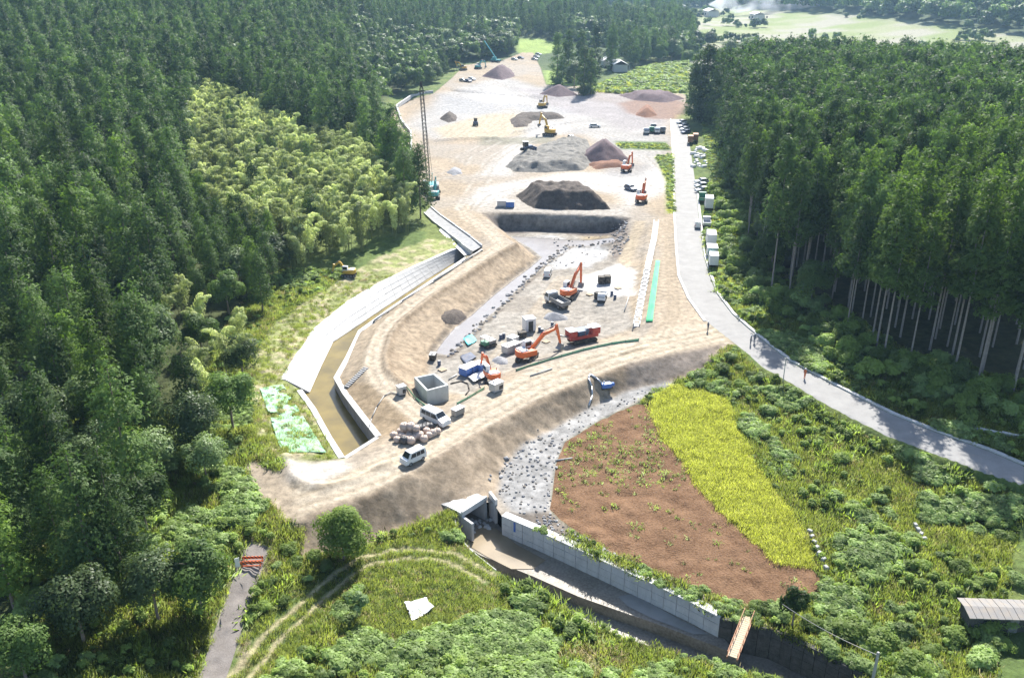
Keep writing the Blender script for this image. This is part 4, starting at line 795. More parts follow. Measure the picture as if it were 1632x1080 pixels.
# --- road edging
kb = thing('road_kerb', 'pale concrete kerb line along the forest side of the asphalt road', 'kerb'); rr = [G(u, v) for u, v in ROAD_R[:16]]; S = resample(rr, 2.6)
for a, b in zip(S, S[1:]):
    d = b - a; nn = Vector((d.y, -d.x, 0)).normalized(); c = (a + b) / 2 + nn * 0.35
    MB().box((c.x, c.y, max(float(height(c.x, c.y)), 0.1) + 0.06), (d.length - 0.03, 0.55, 0.34), math.atan2(d.y, d.x)).build('kerb_stone', M_white, kb)
kb2 = thing('road_kerb', 'thin white kerb line along the construction side of the straight road', 'kerb'); S = resample([G(u, v) for u, v in ROAD_L[10:]], 4)
for a, b in zip(S, S[1:]):
    d = b - a; nn = Vector((-d.y, d.x, 0)).normalized(); c = (a + b) / 2 + nn * 0.3; MB().box((c.x, c.y, 0.12), (d.length - 0.04, 0.5, 0.25), math.atan2(d.y, d.x)).build('kerb_stone', M_white, kb2)
dk = thing('drain_wall', 'low white concrete drain wall branching off the road into the forest', 'wall'); S = resample([G(u, v) for u, v in ((1490, 680), (1500, 678), (1560, 688), (1632, 700), (1680, 708))], 3)
for a, b in zip(S, S[1:]): d = b - a; c = (a + b) / 2; MB().box((c.x, c.y, c.z + 0.2), (d.length - 0.03, 0.5, 0.7), math.atan2(d.y, d.x)).build('wall_segment', M_white, dk)
# --- trench with precast ditch pieces and green sheet
dt = thing('concrete_ditch', 'line of white precast ditch pieces in the trench right of the pit', 'ditch'); S = resample([G(u, v) for u, v in ((1046, 354), (1042, 385), (1034, 420), (1028, 450), (1021, 485), (1014, 522))], 2.6)
for k, (a, b) in enumerate(zip(S, S[1:])):
    d = b - a; c = (a + b) / 2; j = random.uniform(-0.08, 0.08); g = 0.5 if k > len(S) * 0.45 else 0.04
    if k > len(S) * 0.45: j += random.uniform(-0.3, 0.3)
    m = MB(); 
    for s in (-1, 1): m.box((c.x - s * math.sin(math.atan2(d.y, d.x)) * 0.55, c.y + s * math.cos(math.atan2(d.y, d.x)) * 0.55, c.z + 0.28), (d.length - g, 0.22, 0.8), math.atan2(d.y, d.x) + j * 0.3)
    m.box((c.x, c.y, c.z + 0.05), (d.length - g - 0.01, 0.9, 0.25), math.atan2(d.y, d.x) + j * 0.3); m.build('ditch_segment', M_white, dt)
M_net = paint('green_net', (0.03, 0.42, 0.16), 0.7, 0, 0.12, 0.6)
def cloth(name, px, mat, label, cat, dz=0.12, sub=8, amp=0.15, holes=0.0):
    P = [G(*p) for p in px]; V = []; F = []
    for i in range(sub + 1):
        for j in range(sub + 1):
            a = P[0].lerp(P[1], i / sub); b = P[3].lerp(P[2], i / sub); q = a.lerp(b, j / sub); V.append((q.x, q.y, float(height(q.x, q.y)) + dz + amp * 2 * (fbm(np.array(q.x), np.array(q.y), 1.2, 3) - 0.3)))
    n = sub + 1
    for i in range(sub):
        for j in range(sub):
            if holes and fbm(np.array(V[i * n + j][0]), np.array(V[i * n + j][1]), 2.2, 17) < holes + 0.25 * (min(i, j, sub - i, sub - j) < 1): continue
            F.append((i * n + j, i * n + j + 1, (i + 1) * n + j + 1, (i + 1) * n + j))
    o = mesh_obj(name, V, F, mat, None, True); s = o.modifiers.new('t', 'SOLIDIFY'); s.thickness = 0.03; return tag(o, label, cat)
cloth('slope_sheet', [(1045, 416), (1052, 416), (1040, 514), (1029, 514)], M_net, 'bright green sheet covering the strip beside the trench', 'sheet', 0.12, 24, 0.12)
M_net2 = paint('pale_green_net', (0.24, 0.50, 0.30), 0.8, 0, 0.6, 0.9)
cloth('erosion_net', [(413, 618), (450, 612), (520, 722), (448, 722)], M_net2, 'faded pale green erosion netting on the bank left of the canal end', 'netting', 0.10, 60, 0.12, 0.34)
# --- concrete chamber
T = [Vector(unp(u, v, 0.9)) for u, v in ((660, 601), (692.5, 594.6), (714.6, 613.4), (680, 622.5))]; bc = sum(T, Vector()) / 4
ch = thing('concrete_chamber', 'open-topped pale concrete box chamber beside the dam road', 'chamber', (bc.x, bc.y, -2.4)); e1 = (T[1] - T[0]); e2 = (T[3] - T[0]); n1_, n2_ = e1.normalized(), e2.normalized(); hh = 3.3; q = [p - bc for p in T]
def slab(nm, a, b, inn, mat, zb=0.0, zt=hh, th=0.32): 
    c = [a, b, b + inn * th, a + inn * th]; MB().add([(p.x, p.y, zb) for p in c] + [(p.x, p.y, zt) for p in c], [(3, 2, 1, 0), (4, 5, 6, 7), (0, 1, 5, 4), (1, 2, 6, 5), (2, 3, 7, 6), (3, 0, 4, 7)]).build(nm, mat, ch)
M_cham = concrete('chamber_concrete', (0.50, 0.515, 0.50), 0.2)
slab('chamber_wall', q[0], q[1], n2_, M_cham); slab('chamber_wall', q[3], q[2], -n2_, M_cham); slab('chamber_wall', q[0] + n2_ * .325, q[3] - n2_ * .325, n1_, M_cham); slab('chamber_wall', q[1] + n2_ * .325, q[2] - n2_ * .325, -n1_, M_cham)
slab('chamber_floor', q[0] + n1_ * .33 + n2_ * .33, q[1] - n1_ * .33 + n2_ * .33, n2_, M_conc2, 0.6, 0.8, (e2.length - .66))

# far canal wall along the left edge of the platform
fw_ = thing('far_canal_wall', 'low white concrete canal wall along the far left edge of the platform', 'wall'); S = resample([G(u, v) for u, v in ((690, 148), (655, 156), (632, 172), (640, 196), (655, 214), (656, 240), (652, 262))], 5)
for a, b in zip(S, S[1:]): d = b - a; c = (a + b) / 2; MB().box((c.x, c.y, c.z + 0.5), (d.length - 0.06, 0.6, 1.6), math.atan2(d.y, d.x)).build('wall_segment', M_white, fw_)
# ------------------------------------------------------------------ stockpiles
def pile(name, px, h, mat, label, slope=0.72, cell=0.7, rough=0.5, seed=0, cat='stockpile', dz=0.0):
    P = [G(*p)[:2] for p in px]; b = np.array(P); x = np.arange(b[:, 0].min() - 1, b[:, 0].max() + 1, cell); y = np.arange(b[:, 1].min() - 1, b[:, 1].max() + 1, cell); X, Y = np.meshgrid(x, y)
    d = -sdf(X, Y, P) + (fbm(X, Y, 3.0, seed + 5) - 0.5) * 1.2; Z = np.minimum(h * (0.82 + 0.36 * fbm(X, Y, 6, seed)), d * slope) + rough * (fbm(X, Y, 1.8, seed + 9) - 0.5) * 2 * np.clip(d / 2, 0, 1)
    B0 = height(X, Y) + dz; Z = np.where(d > 0, B0 + Z, B0 - 0.3); n = len(x); V = np.stack([X, Y, Z], -1).reshape(-1, 3); F = []; dd = d.ravel() > -0.9
    for j in range(len(y) - 1):
        for i in range(n - 1):
            q = (j * n + i, j * n + i + 1, (j + 1) * n + i + 1, (j + 1) * n + i)
            if dd[q[0]] or dd[q[1]] or dd[q[2]] or dd[q[3]]: F.append(q)
    return tag(mesh_obj(name, V, F, mat, None, True), label, cat)
M_soil = rocky('dark_topsoil', (0.055, 0.045, 0.04), (0.15, 0.125, 0.105), 0.8, 0.9, dist=0.4); M_grey = rocky('grey_spoil', (0.13, 0.125, 0.11), (0.27, 0.255, 0.23), 0.8, 0.8, dist=0.4)
M_purp = rocky('purple_scoria', (0.09, 0.065, 0.07), (0.17, 0.125, 0.13), 0.7, 0.5); M_red = rocky('red_earth', (0.15, 0.075, 0.05), (0.27, 0.15, 0.10), 0.7, 0.6); M_grav = rocky('blue_gravel', (0.20, 0.20, 0.21), (0.34, 0.34, 0.35), 1.5, 0.6); M_sand = rocky('pale_gravel', (0.32, 0.30, 0.27), (0.46, 0.43, 0.39), 1.5, 0.4)
pile('soil_stockpile', [(820, 311), (850, 307), (932, 306), (954, 316), (976, 334), (900, 335), (850, 332), (832, 322)], 4.2, M_soil, 'long dark brown topsoil heap behind the far pit wall', 1.0, 0.5, 0.8, 1)
pile('spoil_stockpile', [(805, 266), (822, 248), (870, 232), (905, 222), (938, 225), (950, 255), (930, 272), (870, 275), (820, 274)], 2.5, M_grey, 'broad grey-brown spoil heap with a bulldozer on it', 0.55, 0.6, 0.9, 2)
pile('scoria_stockpile', [(918, 258), (925, 245), (960, 232), (990, 240), (1005, 256), (965, 262)], 7.0, M_purp, 'tall dark purple heap beside the orange excavator', 0.75, 0.8, 0.25, 3)
pile('scoria_stockpile', [(935, 262), (990, 258), (1000, 266), (950, 270)], 1.4, M_red, 'low reddish remains at the foot of the purple heap', 0.6, 0.7, 0.3, 4)
pile('gravel_stockpile', [(768, 122), (790, 112), (815, 112), (822, 122), (800, 128)], 9.0, M_purp, 'brown conical heap at the far end of the site', 0.75, 1.2, 0.3, 5)
pile('soil_stockpile', [(858, 150), (880, 144), (908, 146), (922, 152), (890, 155)], 4.5, M_purp, 'dark heap on the cut terrace below the meadow', 0.6, 1.2, 0.3, 6)
pile('soil_stockpile', [(812, 192), (825, 182), (860, 182), (895, 184), (900, 189), (850, 193), (840, 202), (820, 204)], 1.6, M_soil, 'dark churned earth ridge around the black excavator', 0.5, 1.0, 0.5, 7)
pile('red_earth_stockpile', [(1012, 184), (1022, 172), (1040, 172), (1048, 184), (1030, 188)], 5.0, M_red, 'red earth heap on the upper right terrace', 0.7, 0.9, 0.3, 8)
pile('red_earth_stockpile', [(985, 152), (1060, 150), (1092, 158), (1060, 164), (1010, 160)], 3.0, M_purp, 'dark ridge of earth along the top right terrace', 0.5, 1.2, 0.4, 9)
pile('gravel_stockpile', [(862, 508), (870, 500), (885, 499), (905, 504), (905, 510), (880, 513)], 1.1, M_grav, 'blue-grey gravel heap beside the white dump truck', 0.6, 0.4, 0.12, 10)
pile('gravel_stockpile', [(780, 575), (792, 566), (808, 570), (812, 580), (795, 583)], 1.0, M_grav, 'blue-grey gravel heap left of the front orange excavator', 0.6, 0.4, 0.12, 11)
pile('soil_stockpile', [(702, 508), (708, 496), (722, 490), (738, 495), (744, 505), (728, 516), (710, 516)], 1.5, M_soil, 'dark soil heap standing in for an excavated hollow in the left pit bank', 0.5, 0.4, 0.5, 12)  # dark heap built in place of the hollow in the bank
pile('gravel_stockpile', [(710, 275), (720, 268), (735, 270), (738, 277), (722, 280)], 1.5, M_grav, 'small grey gravel heap near the crane', 0.6, 0.6, 0.1, 13)
pile('soil_stockpile', [(700, 190), (712, 180), (728, 184), (728, 193), (715, 196)], 3.0, M_soil, 'dark cone of earth on the pale platform', 0.7, 0.8, 0.3, 14)
# ------------------------------------------------------------------ machines
def pt(n, c, **k): return paint(n, c, **k)
P_or = pt('orange_paint', (0.72, 0.13, 0.02)); P_yel = pt('yellow_paint', (0.62, 0.38, 0.05)); P_red = pt('red_paint', (0.40, 0.035, 0.03)); P_wh = pt('white_paint', (0.72, 0.72, 0.71), rough=0.3, dirt=0.12); P_gl = pt('dark_glass', (0.02, 0.025, 0.03), rough=0.08, dirt=0.05); P_blk = pt('black_rubber', (0.025, 0.025, 0.025), rough=0.85, dirt=0.5); P_gry = pt('grey_steel', (0.22, 0.22, 0.22), rough=0.5, dirt=0.4)
P_blu = pt('blue_paint_machine', (0.05, 0.16, 0.50)); P_teal = pt('teal_paint', (0.03, 0.32, 0.34)); P_sil = pt('silver_paint', (0.45, 0.47, 0.50), rough=0.3, metal=0.4, dirt=0.08); P_dbl = pt('dark_blue_paint', (0.06, 0.09, 0.16), rough=0.3, dirt=0.08); P_lamp = pt('lamp_lens', (0.8, 0.8, 0.75), rough=0.1, dirt=0.0); P_rlamp = pt('red_lens', (0.45, 0.02, 0.02), rough=0.15, dirt=0); P_grn = pt('green_paint', (0.04, 0.22, 0.12)); P_cyan = pt('cyan_sheet', (0.05, 0.62, 0.66), dirt=0.1, rough=0.6); P_navy = pt('navy_patch', (0.05, 0.07, 0.12), rough=0.7)
def at(u, v, hu=None, hv=None):
    q = G(u, v)
    if hu is None: return q, 0.0
    w = G(hu, hv); return q, math.atan2(w.y - q.y, w.x - q.x)
def wheel(o, x, y, r, w): 
    c = MB().cyl((x, y - w / 2, r), (x, y + w / 2, r), r, r, 14).build('wheel', P_blk, o); MB().cyl((x, y - w / 2 - 0.01, r), (x, y + w / 2 + 0.01, r), r * 0.58, r * 0.58, 10).build('rim', P_gry, c)
def car(kind, px, label, paintm, group=None, scale=1.0):
    q, rz = at(*px); D_ = {'kei_van': (3.4, 1.48, 1.78, 'van'), 'minivan': (4.7, 1.75, 1.88, 'van'), 'car': (4.1, 1.68, 1.5, 'car'), 'wagon': (4.5, 1.75, 1.55, 'car')}[kind]; L, W, H, cat = D_
    o = thing({'van': 'parked_van', 'car': 'parked_car'}[cat], label, cat, tuple(q), rz, group); o.scale = (scale,) * 3; h = L / 2
    if cat == 'van': prof = [(-h, .32), (-h, H * .55), (-h + .10, H - .12), (-h + .35, H), (h * .35, H), (h * .62, H * .66 if kind == 'minivan' else H * .62), (h * .96, H * .52), (h, H * .42), (h, .32)] if kind == 'minivan' else [(-h, .32), (-h, H * .55), (-h + .08, H - .1), (-h + .3, H), (h * .48, H), (h * .78, H * .60), (h * .97, H * .55), (h, H * .42), (h, .32)]
    else: prof = [(-h, .32), (-h, H * .58), (-h * .90, H * .66), (-h * .62, H * .97), (-h * .3, H), (h * .12, H), (h * .45, H * .66), (h * .93, H * .55), (h, H * .42), (h, .32)]
    # body: three lofted slices so the cabin narrows upward
    m = MB(); n = len(prof); zs = max(p[1] for p in prof); ins = lambda z: W / 2 - 0.13 * max(0, (z - H * .55) / (H * .45))
    V = [(x, -ins(z), z) for x, z in prof] + [(x, ins(z), z) for x, z in prof]; m.add(V, [tuple(range(n)), tuple(reversed(range(n, 2 * n)))] + [(i, n + i, n + (i + 1) % n, (i + 1) % n) for i in range(n)]); m.build('body', paintm, o, bevel=0.05)
    a, b = (-h + .30, h * .40 if cat == 'van' else h * .10); z0, z1 = H * .60, H * .90
    for s in (-1, 1):
        y0, y1 = s * (ins(z0) + .012), s * (ins(z1) + .012); xe = (h * .60 if cat == 'van' else h * .38)
        for i in range(3):
            x0 = a + (b - a) * i / 3 + .05; x1 = a + (b - a) * (i + 1) / 3 - .03; e0 = xe - .05 if i == 2 else x1
            MB().add([(x0, y0, z0), (e0, y0, z0), (x1 if i < 2 else b, y1, z1), (x0 + (.06 if i == 0 else 0), y1, z1)], [(0, 1, 2, 3)]).build('side_window', P_gl, o)
        MB().box((h - .02, s * W * .36, H * .44), (.08, .28, .16)).build('headlight', P_lamp, o); MB().box((-h + .01, s * W * .42, H * .5), (.06, .14, .3)).build('tail_lamp', P_rlamp, o); MB().box((h * .42, s * (W / 2 + .1), H * .6), (.1, .16, .14)).build('mirror', paintm, o)
    # windscreen follows the sloping pillars
    i1, i0 = (4, 5) if cat == 'van' else (5, 6); (xa, za), (xb, zb) = prof[i1], prof[i0]; f = lambda t: (xa + (xb - xa) * t + .02, za + (zb - za) * t + .012)
    (x1, z1_), (x0, z0_) = f(.08), f(.92); MB().add([(x0, -ins(z0_) + .1, z0_), (x0, ins(z0_) - .1, z0_), (x1, ins(z1_) - .1, z1_), (x1, -ins(z1_) + .1, z1_)], [(0, 1, 2, 3)]).build('windscreen', P_gl, o)
    MB().add([(-h - .012 + (.05 if cat == 'van' else .12), -W * .38, H * .62), (-h - .012 + (.05 if cat == 'van' else .12), W * .38, H * .62), (-h + .075 if cat == 'van' else -h * .66, W * .34, H * .9), (-h + .075 if cat == 'van' else -h * .66, -W * .34, H * .9)], [(0, 1, 2, 3)]).build('rear_window', P_gl, o)
    MB().box((h + .02, 0, .42), (.1, W * .92, .2)).build('bumper', paintm, o)
    for sx in (-.62, .60):
        for s in (-1, 1): wheel(o, sx * h, s * (W / 2 - .1), .30, .2)
    return o
def truck(px, label, cabm, bedm, L=4.7, W=1.9, H=2.1, bed='drop', group=None, cat='truck', name='parked_truck'):
    q, rz = at(*px); o = thing(name, label, cat, tuple(q), rz, group); h = L / 2; cl = L * .27; r = .2 * H
    MB().box((0, 0, r * 1.6), (L * .96, W * .5, .18)).build('chassis', P_blk, o)
    prof = [(h - cl, r * 1.5), (h - cl, H), (h - cl * .35, H), (h - .05, H * .6), (h, r * 1.4)]; MB().prism(prof, -W / 2, W / 2).build('cab', cabm, o, bevel=.04)
    MB().add([(h - .06, -W * .42, H * .62), (h - .06, W * .42, H * .62), (h - cl * .33, W * .4, H * .95), (h - cl * .33, -W * .4, H * .95)], [(0, 1, 2, 3)]).build('windscreen', P_gl, o)
    for s in (-1, 1): MB().add([(h - cl * .85, s * (W / 2 + .012), H * .62), (h - .2, s * (W / 2 + .012), H * .62), (h - cl * .4, s * (W / 2 + .012), H * .92), (h - cl * .85, s * (W / 2 + .012), H * .92)], [(0, 1, 2, 3)]).build('side_window', P_gl, o); MB().box((h, s * W * .36, r * 1.9), (.06, .25, .15)).build('headlight', P_lamp, o); MB().box((h - .25, s * (W / 2 + .16), H * .75), (.08, .18, .3)).build('mirror', P_blk, o)
    bl_ = L - cl - .12; bx = -h + bl_ / 2
    if bed == 'drop':
        MB().box((bx, 0, r * 2.1), (bl_, W, .12)).build('bed_floor', bedm, o); wh = .28 * H
        for s in (-1, 1): MB().box((bx, s * (W / 2 - .03), r * 2.1 + .06 + wh / 2), (bl_, .06, wh)).build('bed_side', bedm, o)
        MB().box((-h + .03, 0, r * 2.1 + .06 + wh / 2), (.06, W - .14, wh)).build('tailgate', bedm, o); MB().box((h - cl - .16, 0, r * 2.1 + .06 + wh * .8), (.06, W - .14, wh * 1.6)).build('headboard', bedm, o)
    elif bed == 'box': MB().box((bx, 0, r * 2.1 + H * .48), (bl_, W, H * .96)).build('cargo_box', bedm, o, bevel=.04)
    for sx in (h - cl * .55, -h + L * .2):
        for s in (-1, 1): wheel(o, sx, s * (W / 2 - .14), r, .24)
    return o
def seg_box(m, a, b, w, h0, h1):
    # tapered beam between two points in the x-z plane
    a = Vector((a[0], 0, a[1])); b = Vector((b[0], 0, b[1])); d = (b - a).normalized(); n = Vector((-d.z, 0, d.x)); V = []
    for p, hh in ((a, h0), (b, h1)):
        for sy in (-1, 1):
            for sn in (-1, 1): q = p + n * (hh / 2 * sn); V.append((q.x, sy * w / 2, q.z))
    m.add(V, [(0, 1, 3, 2), (4, 6, 7, 5), (0, 4, 5, 1), (2, 3, 7, 6), (0, 2, 6, 4), (1, 5, 7, 3)]); return m
def excavator(px, label, col, pose=(2.3, 3.9, 5.2, 4.4, 6.0, 1.0), s=1.0, track_turn=0.3, name='excavator', lift=0.0, cabm=None):
    q, rz = at(*px); o = thing(name, label, 'excavator', (q.x, q.y, q.z + lift), rz); o.scale = (s,) * 3; ct, st = math.cos(track_turn), math.sin(track_turn)
    for sd in (-1, 1):
        m = MB(); prof = []
        for k in range(14):
            a = 2 * math.pi * k / 14; prof.append((1.65 * (1 if math.cos(a) > 0 else -1) + .45 * math.cos(a), .45 + .45 * math.sin(a)))
        m.prism(prof, sd * 1.1 - .28, sd * 1.1 + .28); m.V = [(x * ct - y * st, x * st + y * ct, z) for x, y, z in m.V]; tr = m.build('track', P_blk, o)
        for k in range(5): x = -1.6 + .8 * k; y = sd * 1.1; m = MB(); m.cyl((x, y - .3, .42), (x, y + .3, .42), .26, .26, 8); m.V = [(x * ct - y * st, x * st + y * ct, z) for x, y, z in m.V]; m.build('roller', P_gry, tr)
    MB().cyl((0, 0, .6), (0, 0, 1.05), .75, .65, 12).build('turntable', P_gry, o)
    # house with rounded counterweight
    out = [(1.25, -1.3), (1.25, 1.3), (-1.2, 1.3)] + [(-1.2 - .95 * math.sin(a) , 1.3 * math.cos(a)) for a in (.45, .9, 1.35, 1.8, 2.25, 2.7)] + [(-1.2, -1.3)]
    n = len(out); MB().add([(x, y, 1.05) for x, y in out] + [(x, y, 1.95 if x > -0.9 else 2.1) for x, y in out], [tuple(reversed(range(n))), tuple(range(n, 2 * n))] + [(i, (i + 1) % n, n + (i + 1) % n, n + i) for i in range(n)]).build('body', col, o, bevel=.05)
    MB().box((-1.0, 0, 2.14), (1.5, 2.1, .26), 0, .15, .1).build('engine_cover', cabm or P_wh, o, bevel=.04); MB().cyl((-.6, -.7, 2.2), (-.6, -.7, 2.75), .08, .08, 8).build('exhaust', P_blk, o)
    MB().box((.55, .82, 2.45), (1.6, .9, 1.5), 0, .12, .06).build('cab', cabm or P_wh, o, bevel=.05)
    cb = o.children[-1]
    MB().box((1.30, .82, 2.58), (.06, .74, .95), 0, 0, 0, -.12).build('windscreen', P_gl, cb)
    for sd in (-1, 1): MB().box((.55, .82 + sd * .445, 2.62), (1.2, .03, .72)).build('side_window', P_gl, cb)
    x1, z1, x2, z2, x3, z3 = pose   # elbow of the boom, boom tip, arm tip
    m = MB(); seg_box(m, (.7, 1.6), (x1, z1), .42, .5, .62); seg_box(m, (x1, z1), (x2, z2), .40, .62, .36); m.build('boom', col, o)
    m = MB(); d = Vector((x3 - x2, z3 - z2)); e = d.normalized(); seg_box(m, (x2 - e.x * .7, z2 - e.y * .7), (x3, z3), .34, .5, .28); m.build('arm', col, o)
    for sd in (-1, 1): MB().cyl((1.1, sd * .3, 1.5), ((x1 + .7) / 2 + .5, sd * .3, (z1 + 1.6) / 2), .09, .06, 8).build('boom_cylinder', P_gry, o)
    MB().cyl((x1, 0, z1 + .45), (x2 - e.x * .7, 0, z2 - e.y * .7 + .1), .08, .06, 8).build('arm_cylinder', P_gry, o)
    m = MB(); pr = [(0, 0), (.35, -.1), (.45, -.6), (.15, -1.05), (-.5, -1.1), (-.75, -.95), (-.25, -.7), (-.1, -.3)]; m.prism([(x3 + a, z3 + b) for a, b in pr], -.55, .55); m.build('bucket', P_gry, o)
    return o
DIG = (2.6, 4.3, 5.4, 3.6, 5.9, 1.3); REACH = (3.4, 3.9, 6.2, 4.4, 7.0, 1.4); HIGH = (2.0, 4.8, 4.2, 6.2, 5.0, 3.2); CURL = (2.2, 4.2, 4.4, 4.6, 3.4, 2.2)
excavator((840, 573, 880, 562), 'orange excavator with long boom reaching right at the front edge of the pit', P_or, REACH, 1.0, 0.6)
excavator((906, 474, 930, 458), 'orange excavator with raised arm behind the white dump truck', P_or, (2.8, 4.2, 5.2, 5.4, 5.4, 1.6), 1.0, 0.2)
excavator((784, 606, 764, 588), 'small orange-white excavator among blue containers beside the dam road', P_or, (2.6, 3.7, 4.8, 3.2, 5.5, 1.3), 0.85, -0.4)
excavator((998, 273, 1006, 268), 'orange excavator with raised arm beside the purple heap', P_or, (2.8, 4.2, 5.2, 4.6, 5.9, 1.4), 1.0, 0.5)
excavator((1022, 322, 1030, 312), 'orange excavator parked with folded arm near the road entrance', P_or, CURL, 1.05, 0.3)
excavator((876, 216, 866, 214), 'yellow excavator with high raised boom in the middle of the platform', P_yel, HIGH, 1.15, 0.4, cabm=P_yel)
excavator((864, 172, 874, 168), 'dark yellow excavator working on the churned black earth', P_yel, DIG, 1.1, 0.9, cabm=P_gry)
excavator((556, 440, 538, 438), 'small yellow excavator parked in the tree shade left of the canal', P_yel, (2.4, 4.0, 4.2, 2.6, 4.6, 1.1), 0.75, 0.2)
excavator((738, 112, 730, 112), 'far yellow excavator at the left end of the site', P_yel, CURL, 1.0, 0.2, cabm=P_gry); excavator((762, 110, 775, 109), 'far teal excavator beside the brown conical heap', P_teal, DIG, 1.0, 0.2)
truck((888, 487, 868, 477), 'white dump truck with open bed beside the orange excavator in the pit', P_wh, P_gry, 6.2, 2.2, 2.4)
car('kei_van', (873, 440, 879, 428), 'white kei van parked alone on the pit floor beside the stream', P_wh)
truck((960, 478, 954, 492), 'white kei truck facing the camera on the pale pit floor', P_wh, P_wh, 3.5, 1.5, 1.8)
car('minivan', (694, 672, 713, 681), 'white minivan parked beside the concrete chamber and bag pile', P_wh)
car('kei_van', (659, 735, 642, 743), 'white kei van standing on the dam road nearest the camera', P_wh)
def box_thing(px, size, mat, label, cat, name, roofm=None, parts='plain', z=0.0):
    q, rz = at(*px); o = thing(name, label, cat, (q.x, q.y, q.z + z), rz); L, W, H = size
    MB().box((0, 0, H / 2 + .1), (L, W, H)).build('body', mat, o, bevel=.03); MB().box((0, 0, H + .15), (L + .12, W + .12, .09)).build('lid' if parts == 'tank' else 'roof', roofm or mat, o)
    for s in (-1, 1): MB().box((s * L * .35, 0, .05), (.15, W * .9, .12)).build('skid', P_blk, o)
    if parts == 'cabin': MB().box((0, -W / 2 - .02, H * .48), (L * .45, .05, H * .8)).build('door', P_gl, o); MB().box((L / 2 + .01, 0, H * .6), (.04, W * .4, H * .25)).build('vent', P_gry, o)
    if parts == 'gen': MB().box((L * .2, -W / 2 - .02, H * .5), (L * .4, .04, H * .5)).build('grille', P_blk, o); MB().cyl((-L * .3, 0, H + .1), (-L * .3, 0, H + .45), .07, .07, 8).build('exhaust', P_blk, o)
    if parts == 'tank': MB().cyl((0, 0, H + .15), (0, 0, H + .3), .25, .22, 10).build('cap', P_gry, o)
    return o
box_thing((843, 526, 850, 525), (2.0, 1.9, 2.4), P_wh, 'tall white cabin with dark doorway in the middle of the pit', 'cabin', 'site_cabin', None, 'cabin')
for k, (u, v, c, lab) in enumerate(((809, 562, P_wh, 'white tank with blue-grey sides left of the front orange excavator'), (820, 558, P_wh, 'second white tank, right beside the first left of the front excavator'), (817, 548, P_wh, 'white tank behind the pair of tanks'), (840, 556, P_wh, 'white round-topped tank behind the front orange excavator'))): box_thing((u, v, u + 10, v - 4), (1.6, 1.5, 1.3), P_sil, lab, 'tank', 'water_tank', c, 'tank')
for k, (u, v, lab) in enumerate(((742, 597, 'blue container with white lid left of the small orange excavator'), (753, 592, 'second blue container with white lid, behind the first'), (765, 590, 'third blue container with white lid under the small excavator boom'))): box_thing((u, v, u + 10, v - 5), (1.5, 1.6, 1.25), P_blu, lab, 'container', 'blue_container', P_wh)
box_thing((791, 622, 800, 618), (1.9, 1.3, 1.3), P_sil, 'grey generator box at the edge of the dam road', 'generator', 'generator', None, 'gen'); box_thing((730, 660, 738, 656), (1.8, 1.0, 0.9), P_gry, 'low grey crate standing on the dam road beyond the minivan', 'crate', 'crate', P_sil)
box_thing((640, 628, 648, 626), (1.2, 1.0, 1.3), P_sil, 'small white pump box on the haul road left of the chamber', 'pump', 'pump_box', P_wh, 'gen'); box_thing((690, 573, 694, 566), (1.5, 1.0, 1.0), P_blk, 'small black pump unit at the foot of the left pit bank', 'pump', 'pump_unit', P_gry, 'gen')
box_thing((958, 452, 966, 451), (1.2, 1.3, 1.5), P_blk, 'left dark crate of the pair on the white pit floor', 'crate', 'dark_crate'); box_thing((968, 451, 976, 450), (1.2, 1.3, 1.5), P_blk, 'right dark crate of the pair on the white pit floor', 'crate', 'dark_crate')
box_thing((952, 476, 957, 474), (1.0, 1.0, 1.2), P_blk, 'dark drum unit beside the white kei truck', 'machine', 'plate_unit'); box_thing((832, 537, 838, 536), (1.4, 1.0, 0.9), P_blk, 'dark machine part in front of the white cabin', 'machine', 'machine_block')
box_thing((800, 329, 808, 329), (2.6, 1.8, 1.6), P_sil, 'white box unit left of the dark topsoil heap', 'container', 'box_unit', P_wh); box_thing((813, 330, 820, 330), (2.2, 1.6, 1.4), P_blu, 'bluish box unit left of the dark topsoil heap', 'container', 'box_unit', P_sil)
# crawler carrier
q, rz = at(778, 552, 790, 548); o = thing('crawler_dumper', 'small black crawler dumper with white canopy in the pit', 'dumper', tuple(q), rz)
for s in (-1, 1): m = MB(); m.prism([(-1.2, .1), (-1.4, .35), (-1.2, .6), (1.2, .6), (1.4, .35), (1.2, .1)], s * .7 - .2, s * .7 + .2); m.build('track', P_blk, o)
MB().box((.5, 0, .95), (1.5, 1.4, .6), 0, -.1, -.1).build('skip', P_gry, o); MB().box((-.8, 0, .9), (.9, 1.3, .6)).build('engine_cover', P_grn, o); MB().box((-.7, 0, 2.1), (1.2, 1.3, .08)).build('canopy', P_wh, o)
for sx in (-1.2, -.2):
    for s in (-1, 1): MB().cyl((sx, s * .58, 1.1), (sx, s * .58, 2.1), .04, .04, 6).build('canopy_post', P_blk, o)
